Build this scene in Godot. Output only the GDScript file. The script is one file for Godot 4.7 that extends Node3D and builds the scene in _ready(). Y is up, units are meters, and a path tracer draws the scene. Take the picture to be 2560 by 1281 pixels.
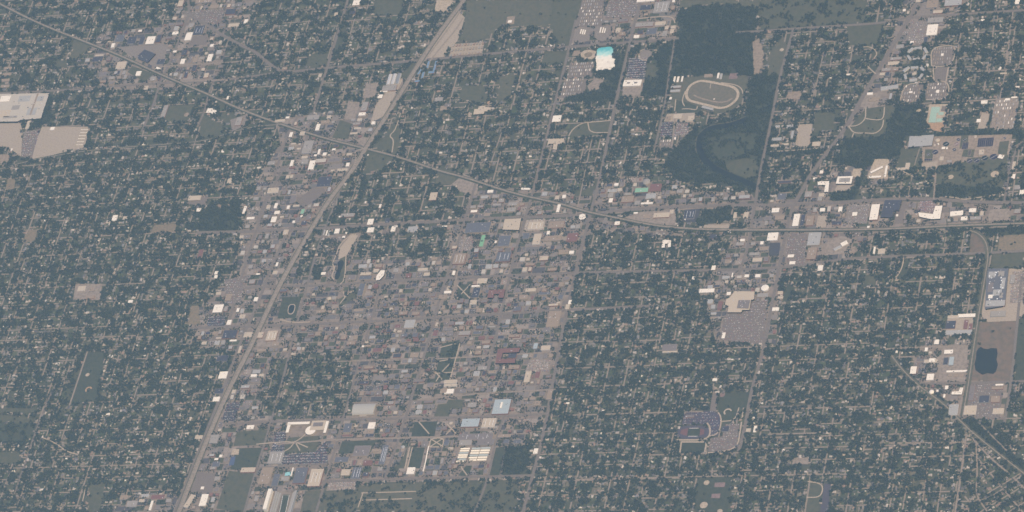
extends Node3D
# A town seen from an airliner: x runs east, -z north, y up, metres.

# ---- survey: the plan was drawn on the photograph (2560 x 1281) and is laid out here on the level ground
const FOCAL := 9633.0
const ALT := 14500.0
var eye: Vector3
var fwd: Vector3
var rgt: Vector3
var upv: Vector3
var rng := RandomNumberGenerator.new()
var M := {}
var level := 0.0
var taken := {}
var used_labels := {}
var unit_box: BoxMesh

# zones kept in a raster of 5 m cells
const X0 := -4300.0
const Z0 := -2800.0
const CELL := 5.0
const NX := 1580
const NZ := 1040
const RES := 0
const BLOCKED := 1
const WOODS := 2
const FIELD := 3
const URBAN := 4
const PARK := 5
const TILTED := 6
var lot_level := 0.0
var zone := PackedByteArray()
var busy := PackedByteArray()

func survey() -> void:
	var dep := deg_to_rad(45.0)
	var yaw := deg_to_rad(-28.738)
	var roll := deg_to_rad(-23.754)
	fwd = Vector3(sin(yaw) * cos(dep), -sin(dep), -cos(yaw) * cos(dep))
	var r := fwd.cross(Vector3.UP).normalized()
	var u := r.cross(fwd)
	rgt = r * cos(roll) + u * sin(roll)
	upv = u * cos(roll) - r * sin(roll)
	eye = -fwd * (ALT / sin(dep))

func g(x: float, y: float) -> Vector2:
	var d := fwd * FOCAL + rgt * (x - 1280.0) - upv * (y - 640.5)
	var p := eye + d * (-eye.y / d.y)
	return Vector2(p.x, p.z)

func pix(p: Vector2) -> Vector2:
	var d := Vector3(p.x, 0, p.y) - eye
	var k := FOCAL / d.dot(fwd)
	return Vector2(1280.0 + k * d.dot(rgt), 640.5 - k * d.dot(upv))

func numbered(called: String) -> String:
	var n: int = taken.get(called, -1) + 1
	taken[called] = n
	return called if n == 0 else "%s_%03d" % [called, n]

# ---- materials
func noise_tex(freq: float, seed_: int, ramp: Array, size := 512, octaves := 4) -> NoiseTexture2D:
	var n := FastNoiseLite.new()
	n.noise_type = FastNoiseLite.TYPE_SIMPLEX
	n.seed = seed_
	n.frequency = freq
	n.fractal_octaves = octaves
	n.fractal_gain = 0.6
	var t := NoiseTexture2D.new()
	t.width = size
	t.height = size
	t.seamless = true
	t.seamless_blend_skirt = 0.15
	t.noise = n
	var gr := Gradient.new()
	var offs := PackedFloat32Array()
	var cols := PackedColorArray()
	for k in ramp:
		offs.append(k[0])
		cols.append(k[1].linear_to_srgb())
	gr.offsets = offs
	gr.colors = cols
	t.color_ramp = gr
	return t

var mottle: NoiseTexture2D
var stain: NoiseTexture2D
var turf: NoiseTexture2D
var grit: NoiseTexture2D

func mat(c: Color, tex: Texture2D = null, metres := 100.0, rough := 0.95) -> StandardMaterial3D:
	var m := StandardMaterial3D.new()
	m.albedo_color = c.linear_to_srgb()
	m.roughness = rough
	m.metallic_specular = 0.25
	if tex:
		m.albedo_texture = tex
		m.uv1_triplanar = true
		m.uv1_world_triplanar = true
		m.uv1_triplanar_sharpness = 6.0
		m.uv1_scale = Vector3.ONE / metres
	return m

func make_materials() -> void:
	mottle = noise_tex(0.012, 3, [[0.0, Color(0.55, 0.52, 0.5)], [0.35, Color(0.8, 0.8, 0.8)], [0.65, Color(0.95, 0.95, 0.95)], [1.0, Color(1, 1, 1)]], 512, 6)
	stain = noise_tex(0.02, 8, [[0.0, Color(0.62, 0.6, 0.58)], [0.4, Color(0.9, 0.89, 0.88)], [1.0, Color(1, 1, 1)]], 512, 5)
	turf = noise_tex(0.01, 5, [[0.0, Color(0.62, 0.72, 0.62)], [0.4, Color(0.82, 0.86, 0.8)], [0.7, Color(1, 0.96, 0.86)], [1.0, Color(1, 0.9, 0.74)]], 1024, 6)
	grit = noise_tex(0.03, 11, [[0.0, Color(0.6, 0.58, 0.6)], [0.5, Color(0.85, 0.85, 0.86)], [1.0, Color(1, 1, 1)]], 512, 5)
	# the land
	M.lawn = mat(Color(0.075, 0.08, 0.056), turf, 900.0)
	M.grass = mat(Color(0.092, 0.094, 0.066), turf, 420.0)
	M.grass_dark = mat(Color(0.06, 0.07, 0.05), turf, 350.0)
	M.grass_olive = mat(Color(0.108, 0.105, 0.076), turf, 380.0)
	M.grass_deep = mat(Color(0.05, 0.06, 0.043), turf, 500.0)
	M.infield = mat(Color(0.155, 0.138, 0.108), turf, 260.0)
	M.brown_field = mat(Color(0.17, 0.13, 0.105), turf, 500.0)
	M.tan_field = mat(Color(0.22, 0.175, 0.13), turf, 200.0)
	M.dirt = mat(Color(0.3, 0.24, 0.185), mottle, 150.0)
	M.sand = mat(Color(0.46, 0.385, 0.29), mottle, 120.0)
	M.orange_sand = mat(Color(0.42, 0.28, 0.17), mottle, 110.0)
	M.lime = mat(Color(0.86, 0.83, 0.74), stain, 400.0)
	M.gravel = mat(Color(0.29, 0.242, 0.2), mottle, 170.0)
	M.gravel_pink = mat(Color(0.24, 0.17, 0.16), mottle, 140.0)
	M.concrete = mat(Color(0.38, 0.325, 0.26), stain, 160.0)
	M.pavement = mat(Color(0.25, 0.215, 0.185), grit, 190.0)
	M.urban_ground = mat(Color(0.25, 0.205, 0.168), mottle, 330.0)
	M.lot = mat(Color(0.205, 0.172, 0.148), grit, 130.0)
	M.lot_dark = mat(Color(0.07, 0.07, 0.08), grit, 120.0)
	M.asphalt = mat(Color(0.205, 0.175, 0.15), grit, 210.0)
	M.street = mat(Color(0.3, 0.25, 0.2), grit, 170.0)
	M.path = mat(Color(0.42, 0.355, 0.275), stain, 90.0)
	M.ballast = mat(Color(0.3, 0.25, 0.2), mottle, 140.0)
	M.ballast_dark = mat(Color(0.13, 0.125, 0.115), mottle, 140.0)
	M.steel = mat(Color(0.3, 0.28, 0.27), null, 1.0, 0.5)
	M.track_red = mat(Color(0.17, 0.085, 0.085), stain, 80.0)
	M.track_purple = mat(Color(0.082, 0.074, 0.098), stain, 90.0)
	M.turf_green = mat(Color(0.2, 0.44, 0.26), stain, 90.0)
	M.court_blue = mat(Color(0.08, 0.11, 0.2), stain, 60.0)
	M.teal_water = mat(Color(0.16, 0.58, 0.6), stain, 300.0, 0.3)
	M.pool_green = mat(Color(0.35, 0.5, 0.42), stain, 80.0, 0.3)
	M.pool_blue = mat(Color(0.3, 0.62, 0.68), stain, 80.0, 0.2)
	M.water = mat(Color(0.016, 0.024, 0.026), stain, 160.0, 0.5)
	M.water.metallic_specular = 0.1
	M.murky = mat(Color(0.035, 0.03, 0.05), stain, 60.0, 0.3)
	M.line = mat(Color(0.75, 0.74, 0.7))
	# roofs
	var roofs := {
		"F": Color(0.5, 0.465, 0.4), "W": Color(0.86, 0.82, 0.725), "C": Color(0.52, 0.45, 0.35), "G": Color(0.32, 0.3, 0.275), "M": Color(0.2, 0.175, 0.17),
		"D": Color(0.06, 0.062, 0.085), "T": Color(0.31, 0.245, 0.185), "R": Color(0.2, 0.1, 0.09), "B": Color(0.17, 0.27, 0.4),
		"N": Color(0.24, 0.46, 0.32), "S": Color(0.38, 0.385, 0.38), "L": Color(0.125, 0.13, 0.155), "P": Color(0.38, 0.45, 0.48)}
	for k in roofs:
		M["roof_" + k] = mat(roofs[k], stain, 75.0, 0.8)
	M.wall_brick = mat(Color(0.3, 0.17, 0.13), grit, 30.0)
	M.wall_tan = mat(Color(0.42, 0.36, 0.28), grit, 30.0)
	M.wall_grey = mat(Color(0.34, 0.33, 0.32), grit, 30.0)
	M.wall_white = mat(Color(0.66, 0.64, 0.6), grit, 30.0)
	M.unit = mat(Color(0.5, 0.5, 0.5), null, 1.0, 0.6)
	M.unit_dark = mat(Color(0.12, 0.12, 0.13), null, 1.0, 0.6)
	M.skylight = mat(Color(0.7, 0.74, 0.76), null, 1.0, 0.35)
	M.bark = mat(Color(0.07, 0.055, 0.04))
	for k in 4:
		var m := mat([Color(0.031, 0.05, 0.034), Color(0.037, 0.056, 0.035), Color(0.027, 0.045, 0.034), Color(0.045, 0.062, 0.038)][k])
		m.backlight_enabled = true
		m.backlight = Color(0.05, 0.08, 0.045)
		M["leaf_%d" % k] = m
	M.house_wall = mat(Color(0.4, 0.36, 0.32))
	M.tint = mat(Color(1, 1, 1))
	M.tint.vertex_color_use_as_albedo = true

# ---- geometry helpers
func mesh_node(called: String, mesh: Mesh, m: Material, parent: Node = self) -> MeshInstance3D:
	var o := MeshInstance3D.new()
	o.name = called
	o.mesh = mesh
	if m:
		o.material_override = m
	parent.add_child(o, true)
	return o

func flat_mesh(pts: PackedVector2Array, y: float) -> ArrayMesh:
	var idx := Geometry2D.triangulate_polygon(pts)
	var st := SurfaceTool.new()
	st.begin(Mesh.PRIMITIVE_TRIANGLES)
	for k in range(0, idx.size(), 3):
		var a := pts[idx[k]]
		var b := pts[idx[k + 1]]
		var c := pts[idx[k + 2]]
		if (b - a).cross(c - a) < 0.0:
			var t := b
			b = c
			c = t
		for p in [a, b, c]:
			st.set_normal(Vector3.UP)
			st.add_vertex(Vector3(p.x, y, p.y))
	return st.commit()

func smooth(pts: PackedVector2Array, closed := true, times := 2) -> PackedVector2Array:
	for t in times:
		var q := PackedVector2Array()
		var n := pts.size()
		if not closed:
			q.append(pts[0])
		for i in (n if closed else n - 1):
			var a := pts[i]
			var b := pts[(i + 1) % n]
			q.append(a.lerp(b, 0.25))
			q.append(a.lerp(b, 0.75))
		if not closed:
			q.append(pts[n - 1])
		pts = q
	return pts

func ground_points(list: Array) -> PackedVector2Array:
	var out := PackedVector2Array()
	for k in range(0, list.size(), 2):
		out.append(g(list[k], list[k + 1]))
	return out

func next_level() -> float:
	level += 0.006
	return level

func sheet(called: String, m: Material, list: Array, code: int, round_times := 0) -> MeshInstance3D:
	var pts := ground_points(list)
	if round_times:
		pts = smooth(pts, true, round_times)
	var o := mesh_node(numbered(called), flat_mesh(pts, next_level()), m)
	o.set_meta("kind", "structure")
	if code >= 0:
		fill(pts, code)
	return o

func ribbon_mesh(pts: PackedVector2Array, width: float, y: float, shift := 0.0, closed := false) -> ArrayMesh:
	var st := SurfaceTool.new()
	st.begin(Mesh.PRIMITIVE_TRIANGLES)
	var n := pts.size()
	var left := PackedVector2Array()
	var right := PackedVector2Array()
	for i in n:
		var a := pts[(i - 1 + n) % n] if closed or i > 0 else pts[i]
		var b := pts[(i + 1) % n] if closed or i < n - 1 else pts[i]
		var d := (b - a).normalized()
		var nor := Vector2(d.y, -d.x)
		left.append(pts[i] + nor * (shift + width / 2.0))
		right.append(pts[i] + nor * (shift - width / 2.0))
	for i in (n if closed else n - 1):
		var j := (i + 1) % n
		for q in [[left[i], left[j], right[j]], [left[i], right[j], right[i]]]:
			var a: Vector2 = q[0]
			var b: Vector2 = q[1]
			var c: Vector2 = q[2]
			if (b - a).cross(c - a) < 0.0:
				var t := b
				b = c
				c = t
			for p in [a, b, c]:
				st.set_normal(Vector3.UP)
				st.add_vertex(Vector3(p.x, y, p.y))
	return st.commit()

func stamp(pts: PackedVector2Array, width: float, code: int, closed := false) -> void:
	var n := pts.size()
	for i in (n if closed else n - 1):
		var a := pts[i]
		var b := pts[(i + 1) % n]
		var nor := (b - a).normalized().orthogonal() * width / 2.0
		fill(PackedVector2Array([a + nor, b + nor, b - nor, a - nor]), code)

func road(called: String, m: Material, list: Array, width: float, code := BLOCKED, times := 2, closed := false) -> MeshInstance3D:
	var pts := smooth(ground_points(list), closed, times)
	var o := mesh_node(numbered(called), ribbon_mesh(pts, width, next_level(), 0.0, closed), m)
	o.set_meta("kind", "structure")
	if code >= 0:
		stamp(pts, width + 3.0, code, closed)
	return o

# ---- the raster of zones
func fill(pts: PackedVector2Array, code: int, into_busy := false) -> void:
	var lo := pts[0].y
	var hi := pts[0].y
	for p in pts:
		lo = minf(lo, p.y)
		hi = maxf(hi, p.y)
	var n := pts.size()
	for j in range(maxi(0, int((lo - Z0) / CELL)), mini(NZ - 1, int((hi - Z0) / CELL)) + 1):
		var z := Z0 + (j + 0.5) * CELL
		var xs := []
		for i in n:
			var a := pts[i]
			var b := pts[(i + 1) % n]
			if (a.y <= z) != (b.y <= z):
				xs.append(a.x + (z - a.y) / (b.y - a.y) * (b.x - a.x))
		xs.sort()
		for k in range(0, xs.size() - 1, 2):
			for i in range(maxi(0, int((xs[k] - X0) / CELL + 0.5)), mini(NX - 1, int((xs[k + 1] - X0) / CELL - 0.5)) + 1):
				if into_busy:
					busy[j * NX + i] = code
				else:
					zone[j * NX + i] = code

func zone_at(p: Vector2) -> int:
	var i := int((p.x - X0) / CELL)
	var j := int((p.y - Z0) / CELL)
	return BLOCKED if i < 0 or j < 0 or i >= NX or j >= NZ else int(zone[j * NX + i])

func busy_at(p: Vector2) -> int:
	var i := int((p.x - X0) / CELL)
	var j := int((p.y - Z0) / CELL)
	return 1 if i < 0 or j < 0 or i >= NX or j >= NZ else int(busy[j * NX + i])

func in_view(p: Vector2, margin := 60.0) -> bool:
	var q := pix(p)
	return q.x > -margin and q.x < 2560.0 + margin and q.y > -margin and q.y < 1281.0 + margin

# ---- things
func thing(called: String, at: Vector2, turn: float, label: String, category: String, group := "") -> Node3D:
	var o := Node3D.new()
	o.name = numbered(called)
	add_child(o)
	o.position = Vector3(at.x, 0, at.y)
	o.rotation.y = turn
	o.set_meta("label", label)
	o.set_meta("category", category)
	if group:
		o.set_meta("group", group)
	return o

func box_part(called: String, parent: Node3D, at: Vector3, size: Vector3, m: Material) -> MeshInstance3D:
	var o := mesh_node(called, unit_box, m, parent)
	o.position = at
	o.scale = size
	return o

var LANDMARKS := []
func where(q: Vector2, skip := 0) -> String:
	var order := []
	for l in LANDMARKS:
		order.append([q.distance_to(Vector2(l[0], l[1])), l])
	order.sort_custom(func(a, b): return a[0] < b[0])
	var l: Array = order[skip][1]
	var d: Vector2 = q - Vector2(l[0], l[1])
	var dist: float = order[skip][0]
	var side := ""
	if absf(d.x) > 2.2 * absf(d.y):
		side = "right of" if d.x > 0 else "left of"
	elif absf(d.y) > 2.2 * absf(d.x):
		side = "below" if d.y > 0 else "above"
	else:
		side = ("below" if d.y > 0 else "above") + (" and right of" if d.x > 0 else " and left of")
	return ("just " if dist < 45.0 else "") + side + " the " + l[2]

func unique_label(what: String, at: Vector2) -> String:
	var q := pix(at)
	for s in 30:
		var t := what + " " + where(q, s)
		if not used_labels.has(t) and t.split(" ").size() <= 16:
			used_labels[t] = true
			return t
	return what + " " + where(q, 0)

const ROOF_WORDS := {"W": "white-roofed", "C": "cream-roofed", "G": "light grey-roofed", "M": "mauve grey-roofed", "D": "dark-roofed", "T": "tan-roofed", "R": "brick red-roofed", "B": "blue-roofed", "N": "green-roofed", "S": "silver-roofed", "L": "slate-roofed", "P": "pale blue-roofed", "F": "cream-roofed"}
const KINDS := {"w": ["warehouse", "warehouse"], "s": ["store_building", "store"], "f": ["factory_building", "factory"], "e": ["school_building", "school"], "a": ["apartment_block", "apartments"], "c": ["campus_building", "campus building"], "o": ["office_building", "office building"], "b": ["barn", "barn"], "u": ["utility_building", "utility building"], "h": ["hall", "hall"]}

func sub_box(called: String, parent: MeshInstance3D, at: Vector3, size: Vector3, m: Material) -> void:
	var o := mesh_node(called, unit_box, m, parent)
	o.position = (at - parent.position) / parent.scale
	o.scale = size / parent.scale

func roof_units(t: MeshInstance3D, w: float, d: float, h: float, count: int) -> void:
	for k in count:
		var s := rng.randf_range(2.0, 5.0)
		var e := rng.randf_range(1.2, 2.6)
		sub_box("rooftop_unit", t, Vector3(rng.randf_range(-0.38, 0.38) * w, h + 0.05 + e / 2.0, rng.randf_range(-0.38, 0.38) * d), Vector3(s, e, s * rng.randf_range(0.7, 1.5)), M.unit if rng.randf() < 0.6 else M.unit_dark)

func building(at: Vector2, w: float, d: float, h: float, turn: float, roof: String, kind: String, label := "", group := "") -> Node3D:
	var k: Array = KINDS[kind]
	var big := "large" if w * d > 4200.0 else ("small" if w * d < 900.0 else "mid-sized")
	var shape := "long " if maxf(w, d) > 2.6 * minf(w, d) else ""
	var t := thing(k[0], at, turn, label if label else unique_label("%s %s%s %s" % [big, shape, ROOF_WORDS[roof], k[1]], at), k[1], group)
	used_labels[t.get_meta("label")] = true
	var wall: Material = M.wall_white if roof in "WCSF" and rng.randf() < 0.6 else [M.wall_brick, M.wall_tan, M.wall_grey][rng.randi() % 3]
	box_part("wall", t, Vector3(0, h / 2.0, 0), Vector3(w, h, d), wall)
	var deck := box_part("roof", t, Vector3(0, h + 0.04, 0), Vector3(w - 1.0, 0.08, d - 1.0), M["roof_" + roof])
	if w * d > 700.0:
		roof_units(deck, w, d, h + 0.05, clampi(int(w * d / 900.0), 1, 9))
	if w * d > 3500.0 and rng.randf() < 0.5:
		for s in [-0.25, 0.08, 0.33]:
			sub_box("skylight_strip", deck, Vector3(s * w, h + 0.35, 0), Vector3(1.6, 0.5, d * rng.randf_range(0.5, 0.8)), M.skylight)
	var c := cos(turn)
	var s2 := sin(turn)
	var q := PackedVector2Array()
	for e in [[-1, -1], [1, -1], [1, 1], [-1, 1]]:
		var lx: float = e[0] * (w / 2.0 + 3.0)
		var lz: float = e[1] * (d / 2.0 + 3.0)
		q.append(at + Vector2(lx * c + lz * s2, -lx * s2 + lz * c))
	fill(q, BLOCKED)
	return t

func poly_building(list: Array, h: float, roof: String, kind: String, label: String, wall_key := "wall_tan") -> Node3D:
	var pts := ground_points(list)
	var mid := Vector2.ZERO
	for p in pts:
		mid += p / pts.size()
	var k: Array = KINDS[kind]
	var t := thing(k[0], mid, 0.0, label, k[1])
	used_labels[label] = true
	var loc := PackedVector2Array()
	for p in pts:
		loc.append(p - mid)
	if Geometry2D.is_polygon_clockwise(loc):
		loc.reverse()
	var st := SurfaceTool.new()
	st.begin(Mesh.PRIMITIVE_TRIANGLES)
	for i in loc.size():
		var a := loc[i]
		var b := loc[(i + 1) % loc.size()]
		var nn := Vector3(b.y - a.y, 0, -(b.x - a.x)).normalized()
		for v in [Vector3(a.x, 0, a.y), Vector3(b.x, h, b.y), Vector3(b.x, 0, b.y), Vector3(a.x, 0, a.y), Vector3(a.x, h, a.y), Vector3(b.x, h, b.y)]:
			st.set_normal(nn)
			st.add_vertex(v)
	mesh_node("wall", st.commit(), M[wall_key], t)
	var deck := mesh_node("roof", flat_mesh(loc, h - 0.4), M["roof_" + roof], t)
	var rim := ribbon_mesh(loc, 0.8, h + 0.02, 0.0, true)
	mesh_node("parapet", rim, M[wall_key], t)
	var tries := 0
	var made := 0
	while made < 8 and tries < 60:
		tries += 1
		var p := loc[rng.randi() % loc.size()].lerp(loc[rng.randi() % loc.size()], rng.randf()).lerp(loc[rng.randi() % loc.size()], rng.randf_range(0.1, 0.5))
		if Geometry2D.is_point_in_polygon(p, loc) and Geometry2D.is_point_in_polygon(p + Vector2(5, 5), loc) and Geometry2D.is_point_in_polygon(p - Vector2(5, 5), loc):
			sub_box("rooftop_unit", deck, Vector3(p.x, h + 0.6, p.y), Vector3(rng.randf_range(2, 5), 2.0, rng.randf_range(2, 5)), M.unit if rng.randf() < 0.6 else M.unit_dark)
			made += 1
	fill(pts, BLOCKED)
	return t

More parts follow.
